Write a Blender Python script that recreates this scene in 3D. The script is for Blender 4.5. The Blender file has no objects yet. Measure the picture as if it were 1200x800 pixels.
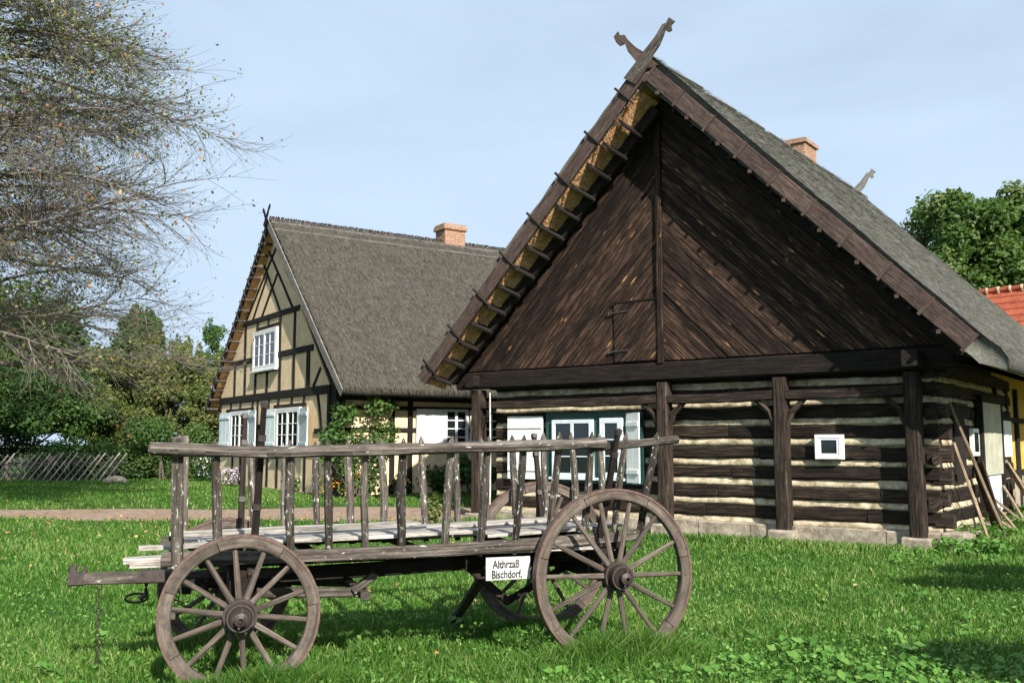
import bpy, math, random
import numpy as np
from math import sin, cos, pi, radians, sqrt, atan2
from mathutils import Vector, Matrix, noise
random.seed(7)
scene = bpy.context.scene
C = scene.collection

# ---------------------------------------------------------------- camera
cd = bpy.data.cameras.new('camera'); cam = bpy.data.objects.new('camera', cd); C.objects.link(cam)
cam.location = (0, 0, 1.6)
PITCH = math.atan(120/1125)
cam.rotation_euler = (pi/2 + PITCH, 0, 0)
cd.sensor_width = 36; cd.lens = 33.75; cd.clip_start = 0.1; cd.clip_end = 2000
scene.camera = cam

# ---------------------------------------------------------------- light
SUN_EL = radians(34.0)
SH = Vector((0.375, -0.927, 0)).normalized()
SUN_DIR = Vector((SH.x*cos(SUN_EL), SH.y*cos(SUN_EL), sin(SUN_EL)))
sd = bpy.data.lights.new('sun', 'SUN'); sd.energy = 5.0; sd.angle = radians(0.5); sd.color = (1.0, 0.955, 0.87)
sun = bpy.data.objects.new('sun', sd); C.objects.link(sun)
sun.rotation_euler = SUN_DIR.to_track_quat('Z', 'Y').to_euler(); sun.location = (8, -14, 12)

world = bpy.data.worlds.new('World'); scene.world = world; world.use_nodes = True
wn = world.node_tree; wn.nodes.clear()
def wnode(t, **kw):
    n = wn.nodes.new(t)
    for k, v in kw.items(): setattr(n, k, v)
    return n
w_out = wnode('ShaderNodeOutputWorld'); w_bg = wnode('ShaderNodeBackground')
w_sky = wnode('ShaderNodeTexSky', sky_type='NISHITA', sun_disc=False, sun_elevation=SUN_EL,
              sun_rotation=atan2(SH.x, SH.y), altitude=50, air_density=1.0, dust_density=2.2, ozone_density=1.6)
w_tc = wnode('ShaderNodeTexCoord'); w_map = wnode('ShaderNodeMapping')
w_map.inputs['Scale'].default_value = (1.0, 1.0, 3.2); w_map.inputs['Rotation'].default_value = (0.25, 0.1, 0.4)
w_n = wnode('ShaderNodeTexNoise'); w_n.inputs['Scale'].default_value = 2.6; w_n.inputs['Detail'].default_value = 7
w_n.inputs['Roughness'].default_value = 0.5; w_n.inputs['Distortion'].default_value = 0.5
w_r = wnode('ShaderNodeMapRange'); w_r.inputs[1].default_value = 0.34; w_r.inputs[2].default_value = 0.78
w_r.inputs[3].default_value = 0.72; w_r.inputs[4].default_value = 0.97
w_mix = wnode('ShaderNodeMix', data_type='RGBA'); w_mix.inputs[7].default_value = (7.5, 9.5, 11.9, 1)
L = wn.links.new
L(w_tc.outputs['Generated'], w_map.inputs[0]); L(w_map.outputs[0], w_n.inputs['Vector']); L(w_n.outputs[0], w_r.inputs[0])
w_sep = wnode('ShaderNodeSeparateXYZ'); w_hz = wnode('ShaderNodeMapRange')       # thicker veil of thin cloud low down
w_hz.inputs[1].default_value = 0.0; w_hz.inputs[2].default_value = 0.42; w_hz.inputs[3].default_value = 0.34; w_hz.inputs[4].default_value = 0.0
w_add = wnode('ShaderNodeMath', operation='ADD', use_clamp=True)
L(w_tc.outputs['Generated'], w_sep.inputs[0]); L(w_sep.outputs[2], w_hz.inputs[0])
L(w_r.outputs[0], w_add.inputs[0]); L(w_hz.outputs[0], w_add.inputs[1])
L(w_add.outputs[0], w_mix.inputs[0]); L(w_sky.outputs[0], w_mix.inputs[6]); L(w_mix.outputs[2], w_bg.inputs[0])
w_bg.inputs[1].default_value = 0.05
L(w_bg.outputs[0], w_out.inputs[0])
scene.view_settings.view_transform = 'Standard'; scene.view_settings.look = 'None'
scene.view_settings.exposure = 0.8; scene.view_settings.gamma = 1.0
scene.cycles.max_bounces = 5; scene.cycles.transparent_max_bounces = 4

# ---------------------------------------------------------------- materials
class NT:
    def __init__(s, name):
        s.m = bpy.data.materials.new(name); s.m.use_nodes = True; s.t = s.m.node_tree; s.t.nodes.clear()
        s.out = s.n('ShaderNodeOutputMaterial'); s.p = s.n('ShaderNodeBsdfPrincipled')
        s.l(s.p.outputs[0], s.out.inputs[0]); s.p.inputs['Specular IOR Level'].default_value = 0.25
    def n(s, t, **kw):
        n = s.t.nodes.new(t)
        for k, v in kw.items(): setattr(n, k, v)
        return n
    def l(s, a, b): s.t.links.new(a, b)
    def coord(s, kind='Object', scale=(1, 1, 1), rot=(0, 0, 0)):
        tc = s.n('ShaderNodeTexCoord'); mp = s.n('ShaderNodeMapping'); mp.inputs['Scale'].default_value = scale
        mp.inputs['Rotation'].default_value = rot
        s.l(tc.outputs[kind], mp.inputs[0]); return mp.outputs[0]
    def noise(s, vec, scale, detail=4, rough=0.6, dist=0.0):
        n = s.n('ShaderNodeTexNoise'); n.inputs['Scale'].default_value = scale; n.inputs['Detail'].default_value = detail
        n.inputs['Roughness'].default_value = rough; n.inputs['Distortion'].default_value = dist
        if vec is not None: s.l(vec, n.inputs['Vector'])
        return n.outputs[0]
    def ramp(s, fac, stops):
        r = s.n('ShaderNodeValToRGB'); e = r.color_ramp.elements
        while len(e) < len(stops): e.new(0.5)
        for i, (p, c) in enumerate(stops):
            e[i].position = p; e[i].color = (c[0], c[1], c[2], 1)
        s.l(fac, r.inputs[0]); return r.outputs[0]
    def mix(s, fac, a, b, mode='MIX'):
        m = s.n('ShaderNodeMix', data_type='RGBA', blend_type=mode)
        for i, v in ((0, fac), (6, a), (7, b)):
            if hasattr(v, 'is_linked') or hasattr(v, 'links'): s.l(v, m.inputs[i])
            elif isinstance(v, (int, float)): m.inputs[i].default_value = v
            else: m.inputs[i].default_value = (v[0], v[1], v[2], 1)
        return m.outputs[2]
    def math(s, op, a, b=None, clamp=False):
        m = s.n('ShaderNodeMath', operation=op, use_clamp=clamp)
        for i, v in ((0, a), (1, b)):
            if v is None: continue
            if isinstance(v, (int, float)): m.inputs[i].default_value = v
            else: s.l(v, m.inputs[i])
        return m.outputs[0]
    def rng(s, v, a, b, c, d):
        m = s.n('ShaderNodeMapRange')
        for i, x in enumerate((a, b, c, d)): m.inputs[i+1].default_value = x
        s.l(v, m.inputs[0]); return m.outputs[0]
    def rnd(s):
        a = s.n('ShaderNodeAttribute', attribute_name='rnd'); return a.outputs['Fac']
    def bump(s, h, strength, dist=0.01):
        b = s.n('ShaderNodeBump'); b.inputs['Strength'].default_value = strength; b.inputs['Distance'].default_value = dist
        s.l(h, b.inputs['Height']); s.l(b.outputs[0], s.p.inputs['Normal'])
    def fin(s, col, rough=0.85):
        if hasattr(col, 'links'): s.l(col, s.p.inputs['Base Color'])
        else: s.p.inputs['Base Color'].default_value = (*col, 1)
        if isinstance(rough, (int, float)): s.p.inputs['Roughness'].default_value = rough
        else: s.l(rough, s.p.inputs['Roughness'])
        return s.m

def wood(name, dark, mid, light, patch=None, patch_lo=0.6, grain=45, along=1.6, vary=0.7, bump=0.7, knots=None):
    s = NT(name)
    tc = s.n('ShaderNodeTexCoord'); sep = s.n('ShaderNodeSeparateXYZ'); s.l(tc.outputs['UV'], sep.inputs[0])
    r = s.rnd()
    u = s.math('ADD', sep.outputs[0], s.math('MULTIPLY', r, 37.0))
    v = s.math('ADD', sep.outputs[1], s.math('MULTIPLY', r, 91.0))
    cb = s.n('ShaderNodeCombineXYZ'); s.l(s.math('MULTIPLY', u, along), cb.inputs[0]); s.l(s.math('MULTIPLY', v, grain), cb.inputs[1])
    g = s.noise(cb.outputs[0], 1.0, 5, 0.62, 0.3)
    cb2 = s.n('ShaderNodeCombineXYZ'); s.l(u, cb2.inputs[0]); s.l(s.math('MULTIPLY', v, 3.0), cb2.inputs[1])
    big = s.noise(cb2.outputs[0], 2.2, 3, 0.6)
    f = s.math('ADD', s.math('MULTIPLY', g, 0.75), s.math('MULTIPLY', big, 0.3))
    col = s.ramp(f, [(0.36, dark), (0.52, mid), (0.72, light)])
    blot = s.rng(s.noise(cb2.outputs[0], 7.0, 4, 0.7), .38, .56, .45, 1.0); bc = s.n('ShaderNodeCombineXYZ'); [s.l(blot, bc.inputs[i]) for i in range(3)]
    col = s.mix(0.8, col, bc.outputs[0], 'MULTIPLY')
    vr = s.rng(r, 0, 1, 1-vary*0.55, 1+vary*0.6)
    vc = s.n('ShaderNodeCombineXYZ'); [s.l(vr, vc.inputs[i]) for i in range(3)]
    col = s.mix(1.0, col, vc.outputs[0], 'MULTIPLY')
    if patch:
        cb3 = s.n('ShaderNodeCombineXYZ'); s.l(s.math('MULTIPLY', u, 13.0), cb3.inputs[0]); s.l(s.math('MULTIPLY', v, 26.0), cb3.inputs[1])
        pn = s.noise(cb3.outputs[0], 1.3, 5, 0.7, 0.4)
        col = s.mix(s.rng(pn, patch_lo, patch_lo+0.06, 0, 1), col, patch)
    if knots:
        cb4 = s.n('ShaderNodeCombineXYZ'); s.l(s.math('MULTIPLY', u, 1.5), cb4.inputs[0]); s.l(s.math('MULTIPLY', v, 8.0), cb4.inputs[1])
        vo = s.n('ShaderNodeTexVoronoi'); vo.inputs['Scale'].default_value = 1.0; s.l(cb4.outputs[0], vo.inputs['Vector'])
        kd = s.math('ADD', vo.outputs['Distance'], s.math('MULTIPLY', s.noise(cb.outputs[0], .8, 2), .16)); kk = s.math('MULTIPLY', s.rng(kd, 0.15, 0.25, .9, 0), s.rng(s.noise(cb2.outputs[0], 4.0, 2), 0.44, 0.54, 0, 1))
        col = s.mix(kk, col, knots)
    s.bump(g, bump, 0.012)
    return s.fin(col, 0.85)

M = {}
M['weathered'] = wood('weathered_grey_wood', (.022,.017,.014), (.078,.063,.052), (.21,.185,.16), (.46,.45,.41), 0.62)
M['stake'] = wood('lichen_spotted_wood', (.026,.020,.016), (.075,.060,.048), (.18,.16,.135), (.46,.48,.42), 0.58, vary=0.9)
M['wheelwood'] = wood('wheel_wood', (.060,.044,.034), (.115,.090,.072), (.19,.16,.135), (.33,.30,.25), 0.68, vary=0.4)
M['plank'] = wood('bleached_plank_wood', (.15,.125,.10), (.36,.325,.285), (.58,.55,.51), None, vary=0.5)
M['darkbeam'] = wood('dark_beam_wood', (.007,.005,.004), (.018,.012,.009), (.045,.033,.025), None, vary=0.5, grain=30)
M['log'] = wood('blackened_log_wood', (.006,.004,.003), (.018,.012,.008), (.070,.047,.032), None, vary=0.8, grain=22, bump=1.0)
M['gable'] = wood('dark_brown_board_wood', (.005,.003,.002), (.024,.013,.008), (.15,.088,.057), None, vary=1.0, grain=40, knots=(.50,.26,.10))
M['barge'] = wood('brown_verge_board_wood', (.040,.026,.021), (.085,.057,.046), (.165,.118,.10), (.20,.18,.16), 0.70, vary=0.35)
M['post'] = wood('brown_post_wood', (.009,.006,.004), (.030,.020,.014), (.110,.080,.060), None, vary=0.4, grain=34)
M['timber'] = wood('black_timber_wood', (.008,.006,.005), (.018,.014,.011), (.040,.032,.026), None, vary=0.3)
M['greywood'] = wood('silver_grey_wood', (.13,.12,.10), (.22,.205,.18), (.34,.33,.30), (.38,.40,.33), 0.62)
M['beam_end'] = wood('pale_pole_wood', (.16,.11,.07), (.30,.22,.15), (.46,.36,.26), None)

def simple(name, c1, c2, scale=8, rough=0.8, bump=0.3, coord='Object', stretch=(1, 1, 1), spec=0.25, bdist=0.01):
    s = NT(name); v = s.coord(coord, stretch); n = s.noise(v, scale, 6, 0.62)
    if bump: s.bump(n, bump, bdist)
    s.p.inputs['Specular IOR Level'].default_value = spec
    return s.fin(s.ramp(n, [(0.33, c1), (0.67, c2)]), rough)
M['iron'] = simple('rusty_iron', (.020,.016,.015), (.060,.040,.032), 30, 0.55, 0.4, spec=0.5)
M['tyre'] = simple('rust_brown_tyre', (.075,.042,.032), (.16,.10,.08), 30, 0.6, 0.3, spec=0.4)
M['white'] = simple('white_paint', (.66,.66,.64), (.84,.84,.82), 3, 0.6, 0.15)
M['sign'] = simple('white_sign_paint', (.36,.34,.31), (.72,.71,.69), 14, 0.5, 0.1)
M['black'] = simple('black_letter_paint', (.015,.015,.015), (.04,.04,.04), 30, 0.6, 0)
M['bluegrey'] = simple('pale_blue_grey_paint', (.50,.56,.58), (.68,.74,.75), 6, 0.6, 0.15)
M['green'] = simple('dark_green_paint', (.012,.045,.040), (.025,.075,.065), 8, 0.5, 0.1)
M['olive'] = simple('pale_olive_paint', (.34,.33,.25), (.46,.45,.36), 4, 0.6, 0.15)
M['yellow'] = simple('ochre_yellow_plaster', (.48,.30,.06), (.68,.44,.10), 5, 0.9, 0.3)
M['mortar'] = simple('pale_clay_mortar', (.22,.17,.10), (.66,.56,.39), 7, 0.95, 0.8, bdist=0.02)
M['plaster'] = simple('tan_clay_plaster', (.68,.50,.30), (.84,.66,.43), 3.5, 0.95, 0.4, bdist=0.02)
M['stone'] = simple('pale_sill_stone', (.20,.16,.12), (.42,.36,.28), 9, 0.9, 0.9, bdist=0.02)
M['bark'] = simple('grey_bark', (.055,.042,.032), (.15,.12,.095), 14, 0.9, 0.8, stretch=(1,1,.25), bdist=0.03)
M['twig'] = simple('grey_twig_bark', (.085,.070,.056), (.23,.20,.17), 5, 0.85, 0)
M['glass'] = NT('dark_window_glass').fin((.012,.016,.018), 0.06); M['glass'].node_tree.nodes['Principled BSDF'].inputs['Specular IOR Level'].default_value = 0.6

def brick():
    s = NT('chimney_brick'); v = s.coord('Object', (1, 1, 1))
    sep = s.n('ShaderNodeSeparateXYZ'); s.l(v, sep.inputs[0]); cb = s.n('ShaderNodeCombineXYZ')
    s.l(s.math('ADD', sep.outputs[0], sep.outputs[1]), cb.inputs[0]); s.l(sep.outputs[2], cb.inputs[1])
    b = s.n('ShaderNodeTexBrick'); s.l(cb.outputs[0], b.inputs['Vector'])
    b.inputs['Color1'].default_value = (.24,.10,.055,1); b.inputs['Color2'].default_value = (.36,.19,.11,1); b.inputs['Mortar'].default_value = (.34,.29,.23,1)
    b.inputs['Scale'].default_value = 1; b.inputs['Brick Width'].default_value = .25; b.inputs['Row Height'].default_value = .08; b.inputs['Mortar Size'].default_value = .009
    n = s.noise(v, 12); s.bump(n, 0.4, 0.01)
    return s.fin(s.mix(0.35, b.outputs[0], s.ramp(n, [(0.3, (.12,.075,.05)), (0.7, (.50,.32,.21))])), 0.9)
M['brick'] = brick()

def tiles():
    s = NT('red_roof_tile'); 
    tc = s.n('ShaderNodeTexCoord'); sep = s.n('ShaderNodeSeparateXYZ'); s.l(tc.outputs['UV'], sep.inputs[0])
    fy = s.math('FRACT', s.math('MULTIPLY', sep.outputs[1], 3.0)); fx = s.math('FRACT', s.math('MULTIPLY', sep.outputs[0], 4.6))
    n = s.noise(s.coord('Object'), 2.5, 5); n2 = s.noise(s.coord('Object'), 14, 3)
    col = s.ramp(s.math('ADD', s.math('MULTIPLY', n, .6), s.math('MULTIPLY', n2, .4)), [(0.35, (.22,.050,.025)), (0.65, (.40,.105,.050))])
    gap = s.rng(fx, 0.0, 0.08, 0.6, 1.0); g = s.n('ShaderNodeCombineXYZ'); [s.l(gap, g.inputs[i]) for i in range(3)]
    return s.fin(s.mix(1, col, g.outputs[0], 'MULTIPLY'), 0.8)
M['tile'] = tiles()

def thatch(name, a, b, c, moss, moss_lo=0.58, fade=0.0):
    s = NT(name)
    r = s.rnd(); v = s.coord('Object')
    n1 = s.noise(v, 34, 5, 0.75); n2 = s.noise(v, 1.3, 5, 0.65); n3 = s.noise(v, 9, 4, 0.7)
    n4 = s.noise(s.coord('Object', (1.2, 11, 1.2)), 1.6, 5, 0.7)
    f = s.math('ADD', s.math('ADD', s.math('MULTIPLY', n1, 0.35), s.math('MULTIPLY', n4, 0.35)), s.math('ADD', s.math('MULTIPLY', n3, 0.15), s.math('MULTIPLY', r, 0.25)))
    col = s.ramp(f, [(0.36, a), (0.52, b), (0.74, c)])
    col = s.mix(s.rng(n2, moss_lo, moss_lo+0.14, 0, 0.6), col, moss)
    col = s.mix(s.rng(n3, 0.60, 0.72, 0, 0.35), col, c)
    s.bump(s.math('ADD', n1, n3), 1.0, 0.03)
    return s.fin(col, 0.95)
M['thatch_near'] = thatch('grey_weathered_thatch', (.055,.053,.043), (.135,.130,.108), (.28,.27,.235), (.12,.14,.085), 0.52)
M['thatch_far'] = thatch('brown_grey_thatch', (.036,.031,.024), (.078,.069,.055), (.175,.158,.128), (.07,.07,.045), 0.55)
M['straw'] = simple('golden_straw', (.40,.19,.075), (.96,.64,.36), 38, 0.9, 1.0, stretch=(1.0,.15,1.0), bdist=0.03)

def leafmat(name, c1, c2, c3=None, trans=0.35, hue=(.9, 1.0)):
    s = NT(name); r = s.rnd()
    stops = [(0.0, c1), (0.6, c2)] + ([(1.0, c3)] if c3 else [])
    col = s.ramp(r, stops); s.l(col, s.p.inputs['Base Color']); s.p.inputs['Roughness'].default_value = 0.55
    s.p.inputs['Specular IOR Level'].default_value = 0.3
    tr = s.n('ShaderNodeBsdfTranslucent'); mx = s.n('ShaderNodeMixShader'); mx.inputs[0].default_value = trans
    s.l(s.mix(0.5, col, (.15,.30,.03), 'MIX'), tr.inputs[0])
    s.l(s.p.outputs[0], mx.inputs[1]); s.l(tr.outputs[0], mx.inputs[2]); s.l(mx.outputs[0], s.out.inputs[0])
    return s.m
M['grass'] = leafmat('green_grass', (.032,.105,.012), (.090,.215,.024), (.33,.40,.13), 0.4)
M['weed'] = leafmat('broad_weed_leaf', (.040,.120,.016), (.095,.230,.035), (.19,.33,.07), 0.3)
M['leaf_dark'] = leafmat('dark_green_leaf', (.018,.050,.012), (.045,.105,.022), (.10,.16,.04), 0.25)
M['leaf_mid'] = leafmat('mid_green_leaf', (.035,.085,.018), (.075,.145,.032), (.16,.20,.06), 0.3)
M['leaf_olive'] = leafmat('olive_leaf', (.060,.090,.024), (.160,.190,.055), (.36,.33,.14), 0.4)
M['leaf_tree'] = leafmat('broadleaf_crown_leaf', (.035,.085,.018), (.10,.165,.038), (.24,.28,.10), 0.35)
M['leaf_orange'] = leafmat('rusty_autumn_leaf', (.22,.07,.02), (.42,.17,.05), (.55,.32,.12), 0.3)
M['leaf_fallen'] = leafmat('fallen_autumn_leaf', (.20,.09,.04), (.38,.19,.07), (.50,.34,.14), 0.1)
M['petal_white'] = leafmat('white_petal', (.6,.6,.58), (.8,.8,.78), None, 0.1)
M['petal_lilac'] = leafmat('lilac_petal', (.42,.28,.50), (.66,.52,.70), (.8,.7,.8), 0.1)
M['petal_orange'] = leafmat('orange_petal', (.60,.16,.02), (.80,.34,.03), (.85,.55,.08), 0.1)

def ground_mat():
    s = NT('lawn_soil'); v = s.coord('Object'); n = s.noise(v, 5, 8, 0.75); n2 = s.noise(v, .35, 3)
    col = s.ramp(n, [(0.35, (.020,.045,.010)), (0.65, (.060,.115,.025))])
    col = s.mix(s.rng(n2, .45, .65, 0, .5), col, (.045,.07,.02)); s.bump(n, 1, .05)
    return s.fin(col, .95)
M['ground'] = ground_mat()
def path_mat():
    s = NT('trodden_dirt'); v = s.coord('Object'); n = s.noise(v, 7, 8, 0.7); n2 = s.noise(v, .9, 4)
    col = s.ramp(n, [(0.3, (.17,.115,.080)), (0.7, (.36,.27,.205))]); col = s.mix(s.rng(n2, .4, .7, 0, .5), col, (.22,.14,.085))
    s.bump(n, .8, .03); return s.fin(col, .95)
M['path'] = path_mat()

# ---------------------------------------------------------------- mesh helpers
def each(name, mat, parent, items):
    """items: callables drawing one piece each into a fresh mesh; every piece becomes its own part"""
    out = []
    for f in items:
        b = MB(); f(b); out.append(obj(name, b, mat, parent))
    return out
class MB:
    def __init__(s): s.v = []; s.f = []; s.uv = []; s.r = []; s.mi = []
    def _add(s, vs, fs, uvs, rnd=None, mi=0):
        b = len(s.v); s.v += vs; rr = random.random() if rnd is None else rnd
        s.r += [rr]*len(vs)
        for f, u in zip(fs, uvs): s.f.append([b+i for i in f]); s.uv += u; s.mi.append(mi)
    def bar(s, p0, p1, w, t, up=(0, 0, 1), seg=None, jit=0.0, ch=None, w1=None, t1=None, rnd=None, mi=0, bow=0.0):
        """chamfered beam; w across, t along up"""
        p0 = Vector(p0); p1 = Vector(p1); d = p1-p0; Ln = d.length; d.normalize()
        upv = Vector(up); side = d.cross(upv)
        if side.length < 1e-4: side = d.cross(Vector((1, 0, 0)))
        side.normalize(); upv = side.cross(d).normalized()
        if seg is None: seg = max(1, int(Ln/0.35)) if jit else 1
        w1 = w if w1 is None else w1; t1 = t if t1 is None else t1
        c = min(w, t)*0.12 if ch is None else ch
        vs = []; so = random.random()*100
        for i in range(seg+1):
            k = i/seg; ww = (w+(w1-w)*k)/2; tt = (t+(t1-t)*k)/2
            o = p0+d*(Ln*k)
            if jit:
                o = o + side*(noise.noise(Vector((so+k*Ln*1.3, 0, 0)))*jit*1.4) + upv*(noise.noise(Vector((so+k*Ln*1.3, 9, 0)))*jit*1.4)
            if bow: o = o + upv*(bow*4*k*(1-k))
            for (a, b) in ((ww-c, tt), (ww, tt-c), (ww, -tt+c), (ww-c, -tt), (-ww+c, -tt), (-ww, -tt+c), (-ww, tt-c), (-ww+c, tt)):
                q = o+side*a+upv*b
                if jit: q = q + side*random.uniform(-jit, jit)*.35 + upv*random.uniform(-jit, jit)*.35
                vs.append(tuple(q))
        fs = []; uvs = []; per = [0, c, t, t+c, t+w, t+w+c, 2*t+w, 2*t+w+c, 2*t+2*w]
        for i in range(seg):
            for j in range(8):
                a = i*8+j; b = i*8+(j+1) % 8
                fs.append((a, b, b+8, a+8)); u0 = Ln*i/seg; u1 = Ln*(i+1)/seg
                uvs.append([(u0, per[j]), (u0, per[j+1]), (u1, per[j+1]), (u1, per[j])])
        fs.append(tuple(range(7, -1, -1))); uvs.append([(0.3*cos(k)*w, w*sin(k)) for k in range(8)])
        fs.append(tuple(seg*8+k for k in range(8))); uvs.append([(0.3*cos(k)*w, w*sin(k)) for k in range(8)])
        s._add(vs, fs, uvs, rnd, mi)
    def box(s, lo, hi, rnd=None, mi=0, ch=0.004):
        lo = Vector(lo); hi = Vector(hi); sz = hi-lo; mid = (lo+hi)/2
        ax = max(range(3), key=lambda i: sz[i])
        if ax == 2: s.bar((mid.x, mid.y, lo.z), (mid.x, mid.y, hi.z), sz.x, sz.y, (0, 1, 0), ch=min(ch, min(sz)/3), rnd=rnd, mi=mi)
        elif ax == 0: s.bar((lo.x, mid.y, mid.z), (hi.x, mid.y, mid.z), sz.y, sz.z, (0, 0, 1), ch=min(ch, min(sz)/3), rnd=rnd, mi=mi)
        else: s.bar((mid.x, lo.y, mid.z), (mid.x, hi.y, mid.z), sz.x, sz.z, (0, 0, 1), ch=min(ch, min(sz)/3), rnd=rnd, mi=mi)
    def tube(s, pts, rad, sides=6, rnd=None, jit=0.0, cap=True):
        pts = [Vector(p) for p in pts]; n = len(pts)
        if not hasattr(rad, '__len__'): rad = [rad]*n
        vs = []; fs = []; uvs = []; ref = Vector((0, 0, 1)); Ln = 0; lens = []
        for i, p in enumerate(pts):
            if i: Ln += (p-pts[i-1]).length
            lens.append(Ln)
            d = (pts[min(i+1, n-1)]-pts[max(i-1, 0)])
            if d.length < 1e-9: d = Vector((0, 0, 1))
            d.normalize(); a = d.cross(ref)
            if a.length < 0.1: a = d.cross(Vector((1, 0, 0)))
            a.normalize(); b = a.cross(d)
            for k in range(sides):
                t = 2*pi*k/sides; r = rad[i]*(1+random.uniform(-jit, jit))
                vs.append(tuple(p+a*(cos(t)*r)+b*(sin(t)*r)))
        for i in range(n-1):
            for k in range(sides):
                k2 = (k+1) % sides
                fs.append((i*sides+k, i*sides+k2, (i+1)*sides+k2, (i+1)*sides+k))
                v0 = 2*pi*rad[i]*k/sides; v1 = 2*pi*rad[i]*(k+1)/sides
                uvs.append([(lens[i], v0), (lens[i], v1), (lens[i+1], v1), (lens[i+1], v0)])
        if cap:
            fs.append(tuple(range(sides-1, -1, -1))); uvs.append([(0, 0)]*sides)
            fs.append(tuple((n-1)*sides+k for k in range(sides))); uvs.append([(0, 0)]*sides)
        s._add(vs, fs, uvs, rnd)
    def lathe(s, prof, org, axis, sides=28, rnd=None, closed=False):
        """prof: (distance along axis, radius)"""
        org = Vector(org); ax = Vector(axis).normalized(); a = ax.cross(Vector((0, 0, 1)))
        if a.length < .1: a = ax.cross(Vector((1, 0, 0)))
        a.normalize(); b = ax.cross(a); n = len(prof); vs = []; fs = []; uvs = []
        for (h, r) in prof:
            for k in range(sides):
                t = 2*pi*k/sides; vs.append(tuple(org+ax*h+a*(r*cos(t))+b*(r*sin(t))))
        for i in range(n if closed else n-1):
            i2 = (i+1) % n
            for k in range(sides):
                k2 = (k+1) % sides; fs.append((i*sides+k, i2*sides+k, i2*sides+k2, i*sides+k2))
                R = max(prof[i][1], .01); uvs.append([(2*pi*R*k/sides, i*.05), (2*pi*R*k/sides, i*.05+.05), (2*pi*R*(k+1)/sides, i*.05+.05), (2*pi*R*(k+1)/sides, i*.05)])
        s._add(vs, fs, uvs, rnd)
    def prism(s, poly, fn, t0, t1, rnd=None, mi=0, rot=0):
        """poly 2D, fn(x,y,t)->3D"""
        n = len(poly); vs = [tuple(fn(x, y, t0)) for x, y in poly]+[tuple(fn(x, y, t1)) for x, y in poly]
        c, q = cos(rot), sin(rot); uv = [(x*c+y*q, -x*q+y*c) for x, y in poly]
        fs = [tuple(range(n)), tuple(range(2*n-1, n-1, -1))]; uvs = [list(uv), list(reversed(uv))]
        for i in range(n):
            j = (i+1) % n; fs.append((i, i+n, j+n, j)); uvs.append([uv[i], (uv[i][0], uv[i][1]+.03), (uv[j][0], uv[j][1]+.03), uv[j]])
        s._add(vs, fs, uvs, rnd, mi)

def obj(name, mb, mat, parent=None, smooth=False, loc=None):
    me = bpy.data.meshes.new(name)
    v = mb.v
    if loc is not None:
        lx, ly, lz = loc; v = [(a-lx, b-ly, c-lz) for a, b, c in v]
    me.from_pydata(v, [], mb.f)
    uvl = me.uv_layers.new(name='UVMap'); uvl.data.foreach_set('uv', np.array(mb.uv, dtype=np.float32).ravel())
    at = me.attributes.new('rnd', 'FLOAT', 'POINT'); at.data.foreach_set('value', np.array(mb.r, dtype=np.float32))
    for m in (mat if isinstance(mat, (list, tuple)) else [mat]): me.materials.append(m)
    me.polygons.foreach_set('material_index', np.array(mb.mi, dtype=np.int32))
    if smooth: me.polygons.foreach_set('use_smooth', np.ones(len(me.polygons), dtype=bool))
    me.update()
    o = bpy.data.objects.new(name, me); C.objects.link(o)
    if parent is not None: o.parent = parent
    if loc is not None: o.location = loc
    return o
def npmesh(name, V, F, mat, rnd, parent=None, smooth=False, loc=None, mi=None):
    """V (n,3); F list of arrays (m,k)"""
    me = bpy.data.meshes.new(name); V = np.asarray(V, dtype=np.float32)
    if loc is not None: V = V-np.array(loc, dtype=np.float32)
    me.vertices.add(len(V)); me.vertices.foreach_set('co', V.ravel())
    loops = np.concatenate([f.ravel() for f in F]).astype(np.int32)
    tot = np.concatenate([np.full(len(f), f.shape[1]) for f in F]).astype(np.int32)
    st = np.concatenate([[0], np.cumsum(tot)[:-1]]).astype(np.int32)
    me.loops.add(len(loops)); me.loops.foreach_set('vertex_index', loops)
    me.polygons.add(len(tot)); me.polygons.foreach_set('loop_start', st); me.polygons.foreach_set('loop_total', tot)
    me.update(calc_edges=True); me.validate()
    at = me.attributes.new('rnd', 'FLOAT', 'POINT'); at.data.foreach_set('value', np.asarray(rnd, dtype=np.float32))
    for m in (mat if isinstance(mat, (list, tuple)) else [mat]): me.materials.append(m)
    if mi is not None: me.polygons.foreach_set('material_index', np.asarray(mi, dtype=np.int32))
    if smooth: me.polygons.foreach_set('use_smooth', np.ones(len(me.polygons), dtype=bool))
    o = bpy.data.objects.new(name, me); C.objects.link(o)
    if parent is not None: o.parent = parent
    if loc is not None: o.location = loc
    return o
def thing(name, label, cat, loc=(0, 0, 0), rotz=0, group=None):
    o = bpy.data.objects.new(name, None); C.objects.link(o); o.location = loc; o.rotation_euler = (0, 0, rotz)
    o.empty_display_size = .3; return tag(o, label, cat, group)
def tag(o, label=None, cat=None, group=None, kind=None):
    if label: o['label'] = label
    if cat: o['category'] = cat
    if group: o['group'] = group
    if kind: o['kind'] = kind
    return o
rng = np.random.default_rng(11)
def sm(t): t = np.clip(t, 0, 1); return t*t*(3-2*t)
def gz(x, y): return .33*sm((np.asarray(y, float)-17)/7.0)
def gzf(x, y): return float(gz(x, y))

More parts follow.
